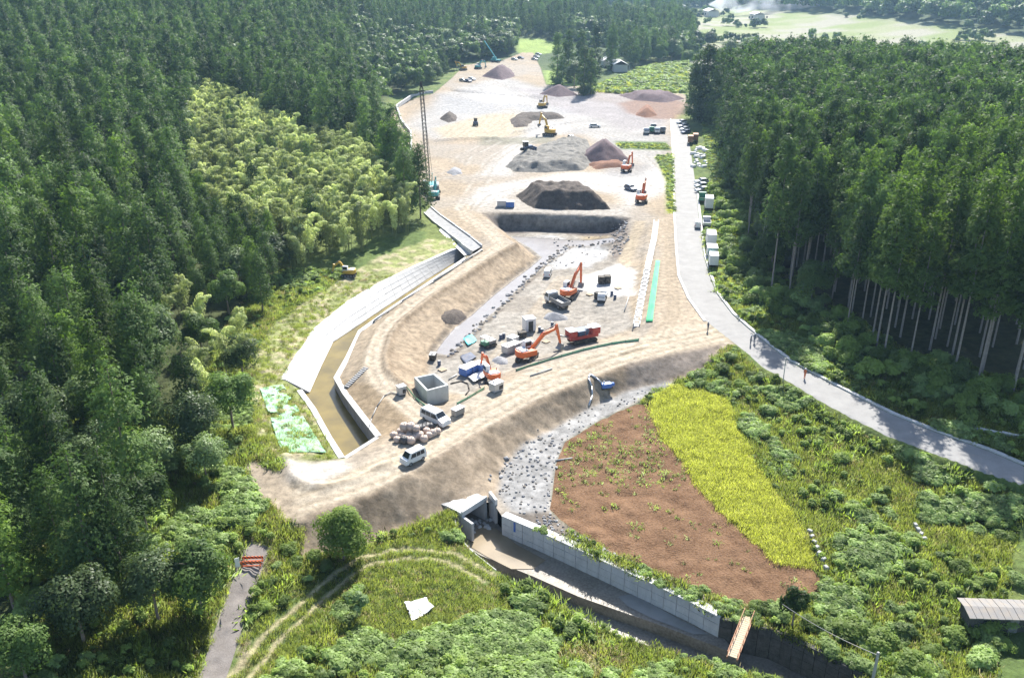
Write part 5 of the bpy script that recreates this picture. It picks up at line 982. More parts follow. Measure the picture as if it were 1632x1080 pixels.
# red tracked crusher
q, rz = at(928, 545, 950, 540); o = thing('crushing_machine', 'red tracked crushing machine with white roofs at the front of the pit', 'crusher', tuple(q), rz)
for s in (-1, 1): m = MB(); m.prism([(-2.2, .1), (-2.5, .5), (-2.2, .9), (2.2, .9), (2.5, .5), (2.2, .1)], s * .95 - .22, s * .95 + .22); m.build('track', P_blk, o)
MB().box((0, 0, 1.25), (5.6, 1.7, .6)).build('frame', P_red, o, bevel=.04); MB().box((-2.3, 0, 2.15), (1.5, 1.9, 1.1)).build('engine_housing', P_red, o, bevel=.05); MB().box((-2.3, 0, 2.76), (1.6, 2.0, .1)).build('roof', P_wh, o)
MB().box((-.3, 0, 2.1), (1.8, 1.6, .9), 0, -.3, -.25).build('hopper', P_dbl, o); MB().box((2.3, 0, 2.1), (1.7, 1.8, 1.2)).build('crusher_housing', P_red, o, bevel=.05); MB().box((2.3, 0, 2.76), (1.8, 1.9, .1)).build('roof', P_wh, o); MB().box((.9, -.4, 2.9), (.9, .9, .1)).build('roof', P_wh, o)
m = MB(); m.box((-3.9, 0, 1.9), (2.8, .7, .2), 0, 0, 0, .35); m.build('conveyor', P_gry, o)
for k in range(3): MB().cyl((-1.6 + 1.6 * k, -.95, 1.6), (-1.6 + 1.6 * k, -.95, 2.4), .03, .03, 6).build('rail_post', P_red, o)
# bulldozer
q = G(840, 250); rz = 2.9; o = thing('bulldozer', 'white bulldozer with wide blade on the grey spoil heap', 'bulldozer', (q.x, q.y, q.z + 2.0), rz - 2.4)
for s in (-1, 1): m = MB(); m.prism([(-1.7, .05), (-2.0, .5), (-1.6, 1.0), (1.5, 1.0), (1.9, .5), (1.6, .05)], s * 1.15 - .35, s * 1.15 + .35); m.build('track', P_blk, o)
MB().box((.3, 0, 1.35), (3.0, 1.5, .9)).build('hood', P_dbl, o, bevel=.05); MB().box((-.6, 0, 2.4), (1.5, 1.6, 1.4), 0, .1, .08).build('cab', P_gl, o, bevel=.04); MB().box((-.6, 0, 3.15), (1.7, 1.8, .12)).build('cab_roof', P_wh, o); MB().prism([(2.5, .1), (2.75, .1), (2.6, .7), (2.75, 1.35), (2.5, 1.35), (2.4, .7)], -1.9, 1.9).build('blade', P_dbl, o)
for s in (-1, 1): MB().box((1.6, s * 1.6, .6), (2.0, .14, .2)).build('push_arm', P_dbl, o)
# roller
q, rz = at(758, 200, 758, 192); o = thing('road_roller', 'dark vibrating roller on the pale terrace', 'roller', tuple(q), rz); MB().cyl((1.5, -1, .75), (1.5, 1, .75), .75, .75, 18).build('drum', P_gry, o); MB().box((-1.0, 0, 1.2), (2.0, 1.5, .9)).build('body', P_dbl, o, bevel=.05); MB().box((.2, 0, 2.0), (1.2, 1.4, 1.5), 0, .1, .05).build('cab', P_gl, o); MB().box((.2, 0, 2.8), (1.4, 1.6, .1)).build('cab_roof', P_blk, o)
for s in (-1, 1): wheel(o, -1.3, s * .85, .7, .4)
# crawler crane with lattice boom
q, rz = at(686, 306, 680, 300); o = thing('crawler_crane', 'crawler crane with tall dark lattice boom at the left edge of the site', 'crane', tuple(q), R(110))
for s in (-1, 1): m = MB(); m.prism([(-2.6, .1), (-3.0, .55), (-2.6, 1.0), (2.6, 1.0), (3.0, .55), (2.6, .1)], s * 1.8 - .4, s * 1.8 + .4); m.build('track', P_blk, o)
MB().box((-.6, 0, 1.9), (4.6, 3.0, 1.5)).build('house', P_teal, o, bevel=.06); MB().box((1.6, 1.2, 2.2), (1.5, 1.0, 1.7), 0, .1, .05).build('cab', P_wh, o); MB().box((-3.1, 0, 1.9), (.9, 3.2, 1.3)).build('counterweight', P_gry, o)
b0, b1 = Vector((1.5, 0, 1.8)), Vector((6.0, 0, 29.5)); m = MB(); dv = (b1 - b0).normalized(); sd = Vector((0, 1, 0)); nv = dv.cross(sd); N_ = 26; cor = [(1, 1), (1, -1), (-1, -1), (-1, 1)]
wf = lambda t: .45 if .06 < t < .94 else .2
Q = [[b0 + (b1 - b0) * (k / N_) + sd * (a * wf(k / N_)) + nv * (b * wf(k / N_)) for a, b in cor] for k in range(N_ + 1)]
for k in range(N_):
    for i in range(4): m.cyl(Q[k][i], Q[k + 1][i], .075, .075, 5, False); m.cyl(Q[k][i], Q[k + 1][(i + 1) % 4], .05, .05, 4, False)
m.build('boom', P_blk, o); MB().tube([(-2.0, 0, 2.7), (-2.6, 0, 6.0)], .12).build('gantry', P_teal, o); MB().tube([(-2.6, 0, 6.0), tuple(b1)], .05, 5).build('pendant_rope', P_blk, o); MB().tube([tuple(b1), (6.3, 0, 8.0)], .035, 4).build('hoist_rope', P_blk, o); MB().box((6.3, 0, 7.6), (.5, .4, .8)).build('hook_block', P_yel, o)
excavator((692, 316, 698, 308), 'teal drilling excavator beside the crawler crane', P_teal, (2.0, 4.0, 3.2, 4.6, 3.6, 2.0), 1.0, 0.3)
for k in range(5): q = G(686 + k * 1.5, 292 + k * 2); 
st = thing('pipe_stack', 'stack of white pipes between the crane and the drilling excavator', 'pipe stack', tuple(G(688, 296)), 0.1)
for k in range(5): MB().cyl((-2, k * .62, .3), (2, k * .62, .3), .28, .28, 8).build('pipe', P_wh, st)
# far blue crane
q = G(790, 99); o = thing('mobile_crane', 'small blue mobile crane with angled boom at the far left corner', 'crane', tuple(q), R(150)); MB().box((0, 0, 1.2), (6, 2.4, .8)).build('carrier', P_teal, o); MB().box((1, 0, 2.2), (2.2, 2.0, 1.4)).build('cab', P_teal, o); m = MB(); seg_box(m, (0, 2.4), (8, 12), .5, .6, .4); m.build('boom', P_teal, o)
for sx in (-2.2, 0, 2.2):
    for s in (-1, 1): wheel(o, sx, s * 1.1, .55, .35)
# parked vehicles: platform and far end
car('wagon', (1005, 303, 1013, 306), 'dark blue car parked above the folded orange excavator', P_dbl); car('wagon', (948, 203, 955, 203), 'white car parked in the open on the grey platform', P_wh); car('car', (911, 222, 916, 224), 'silver car behind the grey spoil heap', P_sil)
for j, (u, v, m_, lab) in enumerate(((1030, 213, P_sil, 'leftmost truck of the cluster by the road head'), (1038, 211, P_grn, 'green truck in the cluster by the road head'), (1047, 212, P_wh, 'white truck in the cluster by the road head'), (1056, 211, P_gry, 'rightmost grey truck of the cluster by the road head'), (1041, 206, P_gry, 'rear grey truck of the cluster by the road head'))): truck((u, v, u + 1, v + 6), lab, m_, m_, 5.2, 2.0, 2.4)
for j, (u, v, m_, lab) in enumerate(((738, 130, P_sil, 'silver car at the far left bend of the site'), (746, 131, P_dbl, 'dark car at the far left bend of the site'), (752, 128, P_wh, 'white car at the far left bend of the site'), (820, 96, P_wh, 'white car at the far end near the yellow meadow'), (830, 94, P_dbl, 'dark car at the far end near the yellow meadow'), (855, 92, P_wh, 'front white car in the far parking place by the trees'), (858, 88, P_wh, 'rear white car in the far parking place by the trees'), (852, 96, P_sil, 'silver car in the far parking place by the trees'))): car('wagon', (u, v, u + 6, v + 1), lab, m_)
# row along the straight road
row = [(1086, 197, 'wagon', P_wh, 'white car, farthest of the row at the road head'), (1089, 203, 'wagon', P_sil, 'silver car, second from the far end of the road row'), (1091, 208, 'car', P_wh, 'white car, third from the far end of the road row'), (1093, 213, 'car', P_dbl, 'dark car, fourth from the far end of the road row'),
       (1118, 292, 'car', P_wh, 'white car, farthest of the three beside the road weeds'), (1118, 299, 'car', P_sil, 'silver car, middle of the three beside the road weeds'), (1120, 306, 'wagon', P_sil, 'silver car, nearest of the three beside the road weeds')]
for u, v, kd, m_, lab in row: car(kd, (u, v, u - 8, v + 1), lab, m_)
truck((1100, 229, 1100, 224), 'brown-loaded truck by the bright debris patch', P_gry, M_rust, 4.6, 1.9, 2.2, 'box'); truck((1108, 226, 1108, 220), 'second brown truck by the bright debris patch', P_gry, M_rust, 4.6, 1.9, 2.2, 'box')
truck((1119, 321, 1119, 312), 'green-topped truck at the far end of the truck row', P_grn, P_grn, 5.0, 2.0, 2.2, 'drop'); truck((1129, 334, 1128, 322), 'white box truck behind the grey pickup on the road verge', P_wh, P_wh, 6.0, 2.1, 2.7, 'box'); car('kei_van', (1112, 362, 1111, 348), 'dark-tailed white van standing on the road edge', P_wh); truck((1126, 360, 1125, 350), 'grey pickup truck beside the dark-tailed van', P_sil, P_sil, 4.8, 1.9, 2.0)
truck((1132, 392, 1130, 380), 'long white box truck in the nearer part of the truck row', P_wh, P_wh, 6.2, 2.1, 2.6, 'box'); box_thing((1134, 408, 1132, 400), (3.4, 2.2, 2.2), P_sil, 'white storage container behind the teal truck', 'container', 'storage_container', P_wh); truck((1136, 424, 1134, 412), 'teal truck with white roof, nearest of the row on the verge', P_teal, P_wh, 4.6, 1.9, 2.2, 'box')
for j in range(26):
    u, v = random.uniform(1104, 1128), random.uniform(232, 268); q = G(u, v); s = random.uniform(.5, 1.4); o = MB().box((0, 0, s * .3), (s * 1.6, s, s * .6), random.uniform(0, 3), .2, .2).build('debris_bag', P_wh, bevel=.1); o.location = q; tag(o, 'white debris sack in the bright patch beside the road head', 'sack', 'white sacks beside the road')
# bag pile
M_bag = pt('beige_bag', (0.50, 0.40, 0.34), rough=0.8, dirt=0.3); M_bag2 = pt('black_bag', (0.05, 0.05, 0.055), rough=0.6, dirt=0.3)
def bag(px, mat, lab, grp, z=0.0):
    q = G(*px); bm = bmesh.new(); bmesh.ops.create_uvsphere(bm, u_segments=12, v_segments=8, radius=1)
    for v in bm.verts: f = 1 + .12 * math.sin(5 * math.atan2(v.co.y, v.co.x) + q.x); v.co = Vector((v.co.x * .62 * f, v.co.y * .62 * f, (max(-.75, min(.8, v.co.z))) * .62 + .46))
    me = bpy.data.meshes.new('bag'); bm.to_mesh(me); bm.free(); me.materials.append(mat); me.polygons.foreach_set('use_smooth', [True] * len(me.polygons)); o = thing('bulk_bag', lab, 'bag', (q.x, q.y, q.z + z), random.uniform(0, 6), grp); b = bpy.data.objects.new('sack', me); COL.objects.link(b); b.parent = o; s = random.uniform(.85, 1.1); b.scale = (s, s, s * random.uniform(.85, 1.1))
    for t in (.4, 3.5): MB().tube([(.3 * math.cos(t), .3 * math.sin(t), .9), (.2 * math.cos(t), .2 * math.sin(t), 1.12), (.1 * math.cos(t + 1.5), .1 * math.sin(t + 1.5), 1.0)], .03, 5).build('lifting_loop', mat, o)
for k, (u, v) in enumerate([(628, 697), (638, 692), (640, 700), (648, 690), (652, 698), (657, 688), (660, 701), (662, 692), (668, 698), (647, 703), (655, 706), (676, 703), (684, 697), (690, 694), (697, 691), (680, 690), (633, 704)]): bag((u, v), M_bag, 'beige bulk bag in the heap beside the white minivan', 'beige bulk bags'); 
for k, (u, v) in enumerate([(668, 688), (674, 686), (680, 684), (686, 683), (656, 682), (650, 684), (644, 706)]): bag((u, v), M_bag2, 'black bulk bag in the heap beside the white minivan', 'black bulk bags')
for k, (u, v) in enumerate([(645, 694), (655, 694), (664, 696)]): bag((u, v), M_bag, 'beige bulk bag lying on top of the heap', 'beige bulk bags on top', 1.0)
# sheets and a flat dark navy patch
cloth('ground_sheet', [(738, 541), (752, 534), (760, 544), (746, 553)], P_cyan, 'bright cyan plastic sheet on the pit floor', 'sheet', .15, 8, .25); cloth('ground_sheet', [(733, 570), (750, 562), (760, 570), (742, 582)], P_navy, 'flat dark navy patch on the pit floor', 'sheet', .15, 8, .2); cloth('ground_sheet', [(745, 602), (772, 592), (782, 600), (755, 612)], P_wh, 'crumpled white sheet beside the blue containers', 'sheet', .2, 10, .4)
cloth('white_sheet', [(642, 962), (680, 955), (692, 972), (655, 992)], P_wh, 'crumpled white plastic sheet lying in the meadow grass', 'sheet', .25, 26, .4, .40)
# silt fences
def fence(px, label, h=.45):
    S = resample([G(*p) for p in px], 3.0); o = thing('silt_fence', label, 'fence')
    for a, b in zip(S, S[1:]): MB().add([(a.x, a.y, a.z), (b.x, b.y, b.z), (b.x, b.y, b.z + h), (a.x, a.y, a.z + h), (a.x, a.y + .03, a.z), (b.x, b.y + .03, b.z), (b.x, b.y + .03, b.z + h), (a.x, a.y + .03, a.z + h)], [(0, 1, 2, 3), (4, 5, 6, 7), (3, 2, 6, 7)]).build('net_panel', M_net2, o)
    for a in S: MB().cyl((a.x, a.y - .04, a.z - .2), (a.x, a.y - .04, a.z + h + .15), .035, .035, 6).build('post', P_gry, o)
    return o
fence([(822, 592), (858, 580), (895, 569), (930, 559), (975, 549), (1018, 543)], 'low green net fence along the pit side of the dam road'); fence([(648, 618), (662, 636), (680, 650)], 'short green net fence left of the concrete chamber', .4); fence([(728, 645), (745, 636), (772, 620)], 'short green net fence right of the concrete chamber', .4)
# pump and hoses on the dam face
q = G(966, 618); o = thing('water_pump', 'blue water pump on the gravel at the dam foot', 'pump', tuple(q), .3); MB().box((0, 0, .5), (1.6, 1.0, .7)).build('body', P_blu, o, bevel=.05); MB().cyl((.7, 0, .5), (1.3, 0, .5), .35, .3, 12).build('pump_head', P_blu, o); MB().cyl((-.4, 0, .8), (-.4, 0, 1.3), .1, .1, 8).build('exhaust', P_gry, o); MB().box((0, 0, .08), (1.9, 1.1, .12)).build('skid', P_blk, o)
hp = [G(*p) + Vector((0, 0, .22)) for p in ((962, 615), (950, 604), (940, 598), (938, 604), (943, 618), (944, 632), (938, 648))]; tag(MB().tube(hp, .15, 7).build('water_hose', P_sil, None, True), 'pale blue hose running from the pump over the dam face', 'hose')
hp = [G(*p) + Vector((0, 0, .12)) for p in ((638, 630), (622, 626), (612, 632), (600, 650), (592, 668), (588, 684))]; tag(MB().tube(hp, .09, 6).build('drain_hose', P_gry, None, True), 'grey hose from the pump box across the bank to the canal', 'hose')
hp = [G(*p) + Vector((0, 0, .12)) for p in ((718, 612), (735, 608), (746, 612), (748, 622), (742, 630))]; tag(MB().tube(hp, .10, 6).build('drain_hose', P_blk, None, True), 'black hose curling beside the concrete chamber', 'hose')
# barrier across the lane, sign
def stripes(name):
    m, nt, N, L, B = nmat(name); tc = N.new('ShaderNodeTexCoord'); w = N.new('ShaderNodeTexWave'); w.bands_direction = 'DIAGONAL'; w.inputs['Scale'].default_value = 1.6; w.inputs['Distortion'].default_value = 0; L.new(tc.outputs['Object'], w.inputs['Vector']); r = N.new('ShaderNodeValToRGB'); r.color_ramp.interpolation = 'CONSTANT'; ramp(r, [(0.0, (0.03, 0.03, 0.03)), (0.45, (0.75, 0.14, 0.02))]); L.new(w.outputs[0], r.inputs[0]); L.new(r.outputs[0], B.inputs['Base Color']); B.inputs['Roughness'].default_value = .5; return m
M_str = stripes('hazard_stripes'); q = G(402, 906)
for k in (0, 1):
    o = thing('road_barrier', ('nearer' if k == 0 else 'farther') + ' orange and black striped barrier across the narrow lane', 'barrier', (q.x - .1, q.y + .9 * k, q.z), 0.05); MB().box((0, 0, .85), (2.3, .06, .32)).build('board', M_str, o)
    MB().box((0, 0, .4), (2.2, .05, .12)).build('lower_rail', P_or, o)
    for s in (-1, 1): MB().cyl((s * 1.0, -.25, 0), (s * 1.0, .03, 1.0), .03, .03, 6).build('leg', P_or, o); MB().cyl((s * 1.0, .3, 0), (s * 1.0, .03, 1.0), .03, .03, 6).build('leg', P_or, o)
q = G(380, 908); o = thing('notice_board', 'small white notice board standing left of the striped barrier', 'sign', tuple(q), .5); MB().box((0, 0, 1.0), (.5, .05, 1.2)).build('panel', P_wh, o)
for s in (-1, 1): MB().cyl((s * .2, .05, 0), (s * .2, .05, 1.5), .025, .025, 6).build('post', P_gry, o)
# road post, stumps, people
q = G(1248, 607); o = thing('road_post', 'thin grey utility post at the left edge of the forest road', 'post', tuple(q)); MB().cyl((0, 0, -.2), (0, 0, 4.2), .08, .06, 8).build('shaft', M_conc, o); MB().box((0, 0, 3.9), (.5, .08, .08)).build('cross_arm', P_gry, o)
def person(px, label, rz, mat):
    q = G(*px); o = thing('person', label, 'person', tuple(q), rz); me = bpy.data.meshes.new('body'); V = [(0, 0, .95), (0, 0, 1.15), (0, 0, 1.42), (0, 0, 1.52), (0, .02, 1.64), (-.2, 0, 1.40), (-.26, .02, 1.12), (-.24, .1, .88), (.2, 0, 1.40), (.26, .02, 1.12), (.24, .1, .88), (-.1, 0, .88), (-.11, .03, .48), (-.11, 0, .07), (-.11, .12, .04), (.1, 0, .88), (.11, -.02, .48), (.11, -.04, .07), (.11, .1, .04)]
    E = [(0, 1), (1, 2), (2, 3), (3, 4), (2, 5), (5, 6), (6, 7), (2, 8), (8, 9), (9, 10), (0, 11), (11, 12), (12, 13), (13, 14), (0, 15), (15, 16), (16, 17), (17, 18)]; rad = [.15, .14, .15, .06, .11, .07, .05, .04, .07, .05, .04, .10, .07, .05, .04, .10, .07, .05, .04]
    me.from_pydata(V, E, []); me.materials.append(mat); b = bpy.data.objects.new('body', me); COL.objects.link(b); b.parent = o; sk = b.modifiers.new('skin', 'SKIN')
    for i, r in enumerate(rad): me.skin_vertices[0].data[i].radius = (r, r * .8)
    me.skin_vertices[0].data[0].use_root = True; sb = b.modifiers.new('sub', 'SUBSURF'); sb.levels = 1; sb.render_levels = 1
    h = MB(); h.cyl((0, .02, 1.66), (0, .02, 1.8), .15, .09, 10); h.build('helmet', P_wh, o)
P_cl = pt('work_clothes', (0.10, 0.12, 0.16), rough=.9, dirt=.1); P_cl2 = pt('orange_vest', (0.5, 0.15, 0.06), rough=.9, dirt=.1)
person((1196, 549), 'left of two persons in dark work clothes and white helmets standing at the road junction', 1.0, P_cl); person((1202, 546), 'right of two persons in dark work clothes and white helmets standing at the road junction', -1.0, P_cl); person((1128, 527), 'person in dark work clothes standing alone where the dam road meets the asphalt', 2.0, P_cl); person((1282, 603), 'person in an orange vest at the shaded forest side of the road', 2.0, P_cl2)
# shed roof and pole in the right foreground
q = Vector(unp(1592, 968, -1.6)); M_tin = pt('weathered_tin', (0.20, 0.19, 0.18), rough=.8, dirt=.5, scale=1.2); o = thing('garden_shed', 'old shed with weathered grey sheet roof half buried in bushes', 'shed', (q.x, q.y, -4.2), -.05)
MB().box((0, 0, 1.1), (6.5, 2.4, 2.2)).build('wall', M_dark, o); pr = [(-1.6, 2.35), (0, 2.6), (1.6, 2.35), (1.6, 2.45), (0, 2.7), (-1.6, 2.45)]
rf = thing('tmp', 'x', 'x'); bpy.data.objects.remove(rf)
for k in range(10): m = MB(); m.prism(pr, -3.6 + .72 * k + .02, -3.6 + .72 * (k + 1) - .02); m.V = [(y, x, z + .02 * (k % 2)) for x, y, z in m.V]; m.build('roof_sheet', M_tin, o)
MB().box((1.2, -1.23, 1.1), (.9, .06, 2.0)).build('door', P_gry, o); MB().box((-1.4, -1.23, 1.6), (1.0, .06, .7)).build('window', P_gl, o)
q = Vector(unp(1393, 1072, -2.0)); o = thing('utility_pole', 'grey utility pole with cap at the bottom right among bushes', 'pole', (q.x, q.y, -4.6)); MB().cyl((0, 0, -.3), (0, 0, 5.0), .16, .12, 10).build('shaft', M_conc, o); MB().cyl((0, 0, 5.0), (0, 0, 5.15), .18, .10, 10).build('cap', P_gry, o); a = Vector((q.x, q.y, .2)); b = Vector(unp(1247, 962, 1.0)); tag(MB().tube([a.lerp(b, t) - Vector((0, 0, 1.6 * t * (1 - t))) for t in [i / 10 for i in range(11)]], .03, 4).build('overhead_wire', P_gry), 'thin overhead wire sagging from the utility pole to the creeper column', 'wire')
for k, px in enumerate([((1290, 850), (1305, 885)), ((1312, 895), (1316, 908)), ((1458, 840), (1472, 862))]): S = resample([G(*p) for p in px], 1.0); o = thing('stone_edging', ('upper', 'short lower', 'right-hand')[k] + ' pale stone edging showing through the weeds', 'edging'); [MB().box((s.x, s.y, s.z + .35), (.7, .5, .5), random.uniform(0, 3), .2, .2).build('stone', M_conc, o, bevel=.06) for s in S]
# ------------------------------------------------------------------ far houses
M_roofs = [pt('pale_roof', (0.62, 0.62, 0.62), rough=.5), pt('grey_roof', (0.28, 0.29, 0.31), rough=.6), pt('brown_roof', (0.22, 0.14, 0.10), rough=.7), pt('blue_roof', (0.16, 0.22, 0.32), rough=.5)]; M_wall = pt('plaster_wall', (0.55, 0.52, 0.47), rough=.9)
def house(x, y, L, W, H, rz, rm, label, name='house', cat='house', rise=.28):
    z = float(height(x, y)); o = thing(name, label, cat, (x, y, z), rz); MB().box((0, 0, H / 2), (L, W, H)).build('wall', M_wall, o); MB().prism([(-W / 2 - .6, H), (0, H + W * rise), (W / 2 + .6, H), (W / 2 + .6, H + .2), (0, H + W * rise + .25), (-W / 2 - .6, H + .2)], -L / 2 - .6, L / 2 + .6).build('roof', rm, o); rf = o.children[-1]; me = rf.data
    for v in me.vertices: v.co.x, v.co.y = v.co.y, v.co.x
    me.flip_normals()
    for k in range(max(2, int(L / 3))): MB().box((-L / 2 + (k + .5) * L / max(2, int(L / 3)), -W / 2 - .03, H * .5), (1.4, .08, H * .4)).build('window', P_gl, o)
    MB().box((L * .3, -W / 2 - .04, H * .38), (1.0, .1, H * .72)).build('door', P_gry, o); return o
for u, v, L, W, H, rz, k, lab in ((985, 112, 20, 8, 4, .05, 0, 'long low house with pale roof behind the meadow'), (968, 106, 9, 7, 3.5, .1, 0, 'small shed with white roof left of the long low house'), (978, 84, 13, 8, 4, .0, 0, 'house with bright white roof among the trees'), (1000, 62, 14, 9, 5, .1, 3, 'house with blue-grey roof deep among the trees'), (1014, 60, 9, 7, 4, .1, 2, 'small brown-roofed house beside the blue-grey roof')): q = G(u, v); house(q.x, q.y, L, W, H, rz, M_roofs[k], lab)
for j, (u, v, L, W, k, lab) in enumerate(((1325, 24, 34, 18, 2, 'large dark-walled barn with pale roof on the plain'), (1132, 33, 30, 12, 0, 'long white greenhouse roof left of the smoke'), (1100, 10, 34, 14, 0, 'pale farm building at the left of the plain'), (1150, 8, 26, 12, 1, 'grey farm building behind the smoke'), (1085, 22, 24, 12, 0, 'white roofed house at the left plain edge'), (1205, 40, 22, 10, 0, 'low white building right of the greenhouse'), (1455, 36, 22, 10, 0, 'white building at the foot of the far hill'), (1520, 42, 18, 10, 3, 'blue-roofed house at the foot of the far hill'), (1615, 58, 20, 9, 2, 'red-brown building at the right end of the plain'), (1600, 22, 16, 9, 0, 'small pale house on the far right slope'), (1180, 18, 18, 10, 3, 'blue-grey house near the smoke'), (1385, 30, 16, 9, 1, 'grey house right of the large barn'))):
    x, y, _ = unp(u, v, -2); house(x, y, L, W, 6, .1 * (j % 4) - .1, M_roofs[k], lab, 'farm_building', 'building', .2)
# smoke from a burning field on the plain
x, y, _ = unp(1245, 30, -2); bm = bmesh.new(); bmesh.ops.create_icosphere(bm, subdivisions=3, radius=1)
for v in bm.verts: v.co = Vector((v.co.x * 75 + v.co.z * 25, v.co.y * 45, v.co.z * 26 + 26)) * (1 + .15 * math.sin(v.co.x * 9) * math.cos(v.co.z * 7))
me = bpy.data.meshes.new('smoke'); bm.to_mesh(me); bm.free(); o = bpy.data.objects.new('smoke', me); COL.objects.link(o); o.location = (x, y, -2); tag(o, 'white smoke drifting over the far plain', 'smoke', None, 'stuff')
ms_ = bpy.data.materials.new('smoke'); ms_.use_nodes = True; N = ms_.node_tree.nodes; N.clear(); oo = N.new('ShaderNodeOutputMaterial'); vv = N.new('ShaderNodeVolumePrincipled'); vv.inputs['Color'].default_value = (.95, .96, 1, 1); nz = N.new('ShaderNodeTexNoise'); nz.inputs['Scale'].default_value = .025; nz.inputs['Detail'].default_value = 3; tc = N.new('ShaderNodeTexCoord'); rr_ = N.new('ShaderNodeMapRange'); rr_.inputs['From Min'].default_value = .46; rr_.inputs['From Max'].default_value = .75; rr_.inputs['To Max'].default_value = .12
ms_.node_tree.links.new(tc.outputs['Object'], nz.inputs['Vector']); ms_.node_tree.links.new(nz.outputs[0], rr_.inputs[0]); ms_.node_tree.links.new(rr_.outputs[0], vv.inputs['Density']); ms_.node_tree.links.new(vv.outputs[0], oo.inputs['Volume']); me.materials.append(ms_)

# small clutter on the pit floor
for k, (u, v, lab) in enumerate(((772, 618, 'timber pallet beside the grey generator box'), (705, 590, 'timber pallet behind the concrete chamber'), (870, 545, 'timber pallet between the cabin and the red crusher'), (940, 470, 'timber pallet near the white kei truck'), (985, 460, 'timber pallet on the white pit floor'))):
    q, rz = at(u, v, u + 8, v - 3); o = thing('timber_pallet', lab, 'pallet', tuple(q), rz)
    for j in range(6): MB().box((-.5 + .2 * j, 0, .2), (.15, 1.2, .04)).build('slat', M_plank, o)
    for j in (-1, 0, 1): MB().box((0, j * .5, .09), (1.15, .1, .16)).build('bearer', M_plank, o)
for k in range(9):
    u, v = ((798, 540), (803, 538), (860, 528), (864, 531), (700, 582), (975, 470), (980, 476), (735, 590), (880, 520))[k]; q = G(u, v); o = thing('steel_drum', 'small dark blue steel drum standing on the pit floor', 'drum', tuple(q), 0, 'drums on the pit floor'); MB().cyl((0, 0, 0), (0, 0, .88), .3, .3, 12).build('shell', P_dbl, o); MB().cyl((0, 0, .88), (0, 0, .91), .28, .28, 12).build('lid', P_gry, o)
for k, (a, b, lab) in enumerate((((715, 606), (728, 598), 'grey pipe lying beside the blue containers'), ((845, 600), (880, 588), 'long thin pipe lying inside the green net fence'), ((885, 735), (912, 731), 'white pipe lying across the edge of the brown field'), ((995, 497), (1003, 470), 'white pipe along the right pit edge'))): tag(MB().tube([G(*a) + Vector((0, 0, .15)), G(*b) + Vector((0, 0, .15))], .11, 7).build('loose_pipe', M_conc, None, True), lab, 'pipe')
# ------------------------------------------------------------------ ground cover (uncountable: one object per kind)
KUD = [blob_mesh(200 + k, 0.7, 0.75, 0.0, 9, 30, 0.12, L_kud, 0.5, 'crown', 1.1) for k in range(3)]
WEED = [tuft_mesh(210, 85, 0.8, 0.32, 0.042, L_weed, 0.8), tuft_mesh(211, 80, 0.62, 0.36, 0.055, L_kud, 1.0), blob_mesh(212, 0.9, 0.5, 0.0, 7, 30, 0.10, L_weed, 0.8, 'crown', 0.9)]
GRS = [tuft_mesh(220 + k, 46, 0.75, 0.32, 0.030, L_gras, 0.45) for k in range(2)]
YEL = [tuft_mesh(230 + k, 95, 0.62, 0.36, 0.022, L_yel, 0.5) for k in range(3)]
DRY = [tuft_mesh(240, 40, 0.6, 0.3, 0.03, L_dry, 0.7)]
def cover(name, x, y, sc, which, meshes, label, cat):
    if len(x) == 0: return
    z = height(x, y) - 0.05; z = z + np.where(sdf(x, y, site_poly) < 0, 0, 0.35 * (fbm(x, y, 1.6, 2) - 0.5) * 2) ; scatter(name, np.stack([x, y, z], 1), RNG.uniform(0, 6.28, len(x)), sc, which, meshes, label, cat)
def free(x, y, m=0.25):
    k = (sdf(x, y, site_poly) > m) & (sdf(x, y, road_poly) > 0.9) & (sdf(x, y, lane_poly) > m) & (sdf(x, y, field_poly) > m) & (sdf(x, y, grass_poly) > m) & (sdf(x, y, canal_poly) > 0.8) & (sdf(x, y, chan_poly) > 0.1)
    return k & (np.abs(x) < 0.62 * y + 6)
gx, gy, rng = grid_fill(-62, 112, 50, 175, 0.52, 31); k = free(gx, gy) & ~((sdf(gx, gy, left_poly) < -7 - 22 * (gy < 112))) & ~((sdf(gx, gy, right_poly) < -8)); gx, gy = gx[k], gy[k]
k = rng.random(len(gx)) < np.clip((108 / gy) ** 1.6, 0, 1); gx, gy = gx[k], gy[k]
p1 = fbm(gx, gy, 7, 51) * 0.6 + 0.4 * fbm(gx, gy, 1.6, 56); p2 = fbm(gx, gy, 3.0, 52) * 0.6 + 0.4 * rng.random(len(gx)); p3 = fbm(gx, gy, 14, 53); tk = np.minimum(dline(gx, gy, offset_line(trk, 0.9)), dline(gx, gy, offset_line(trk, -0.9))); tin = dline(gx, gy, trk)
dcan = sdf(gx, gy, GP(vg)); near_can = dcan < 0.5
meadow = (tin < 3.2) | (sdf(gx, gy, GP([(580, 900), (700, 895), (790, 935), (850, 985), (760, 990), (690, 1010), (620, 1030), (560, 1000)])) < 0)
open_r = sdf(gx, gy, GP([(1190, 650), (1330, 700), (1420, 720), (1600, 860), (1632, 900), (1420, 850), (1290, 760)])) < 0
dryz = sdf(gx, gy, GP([(880, 1040), (930, 1000), (1000, 1040), (960, 1090)])) < 0
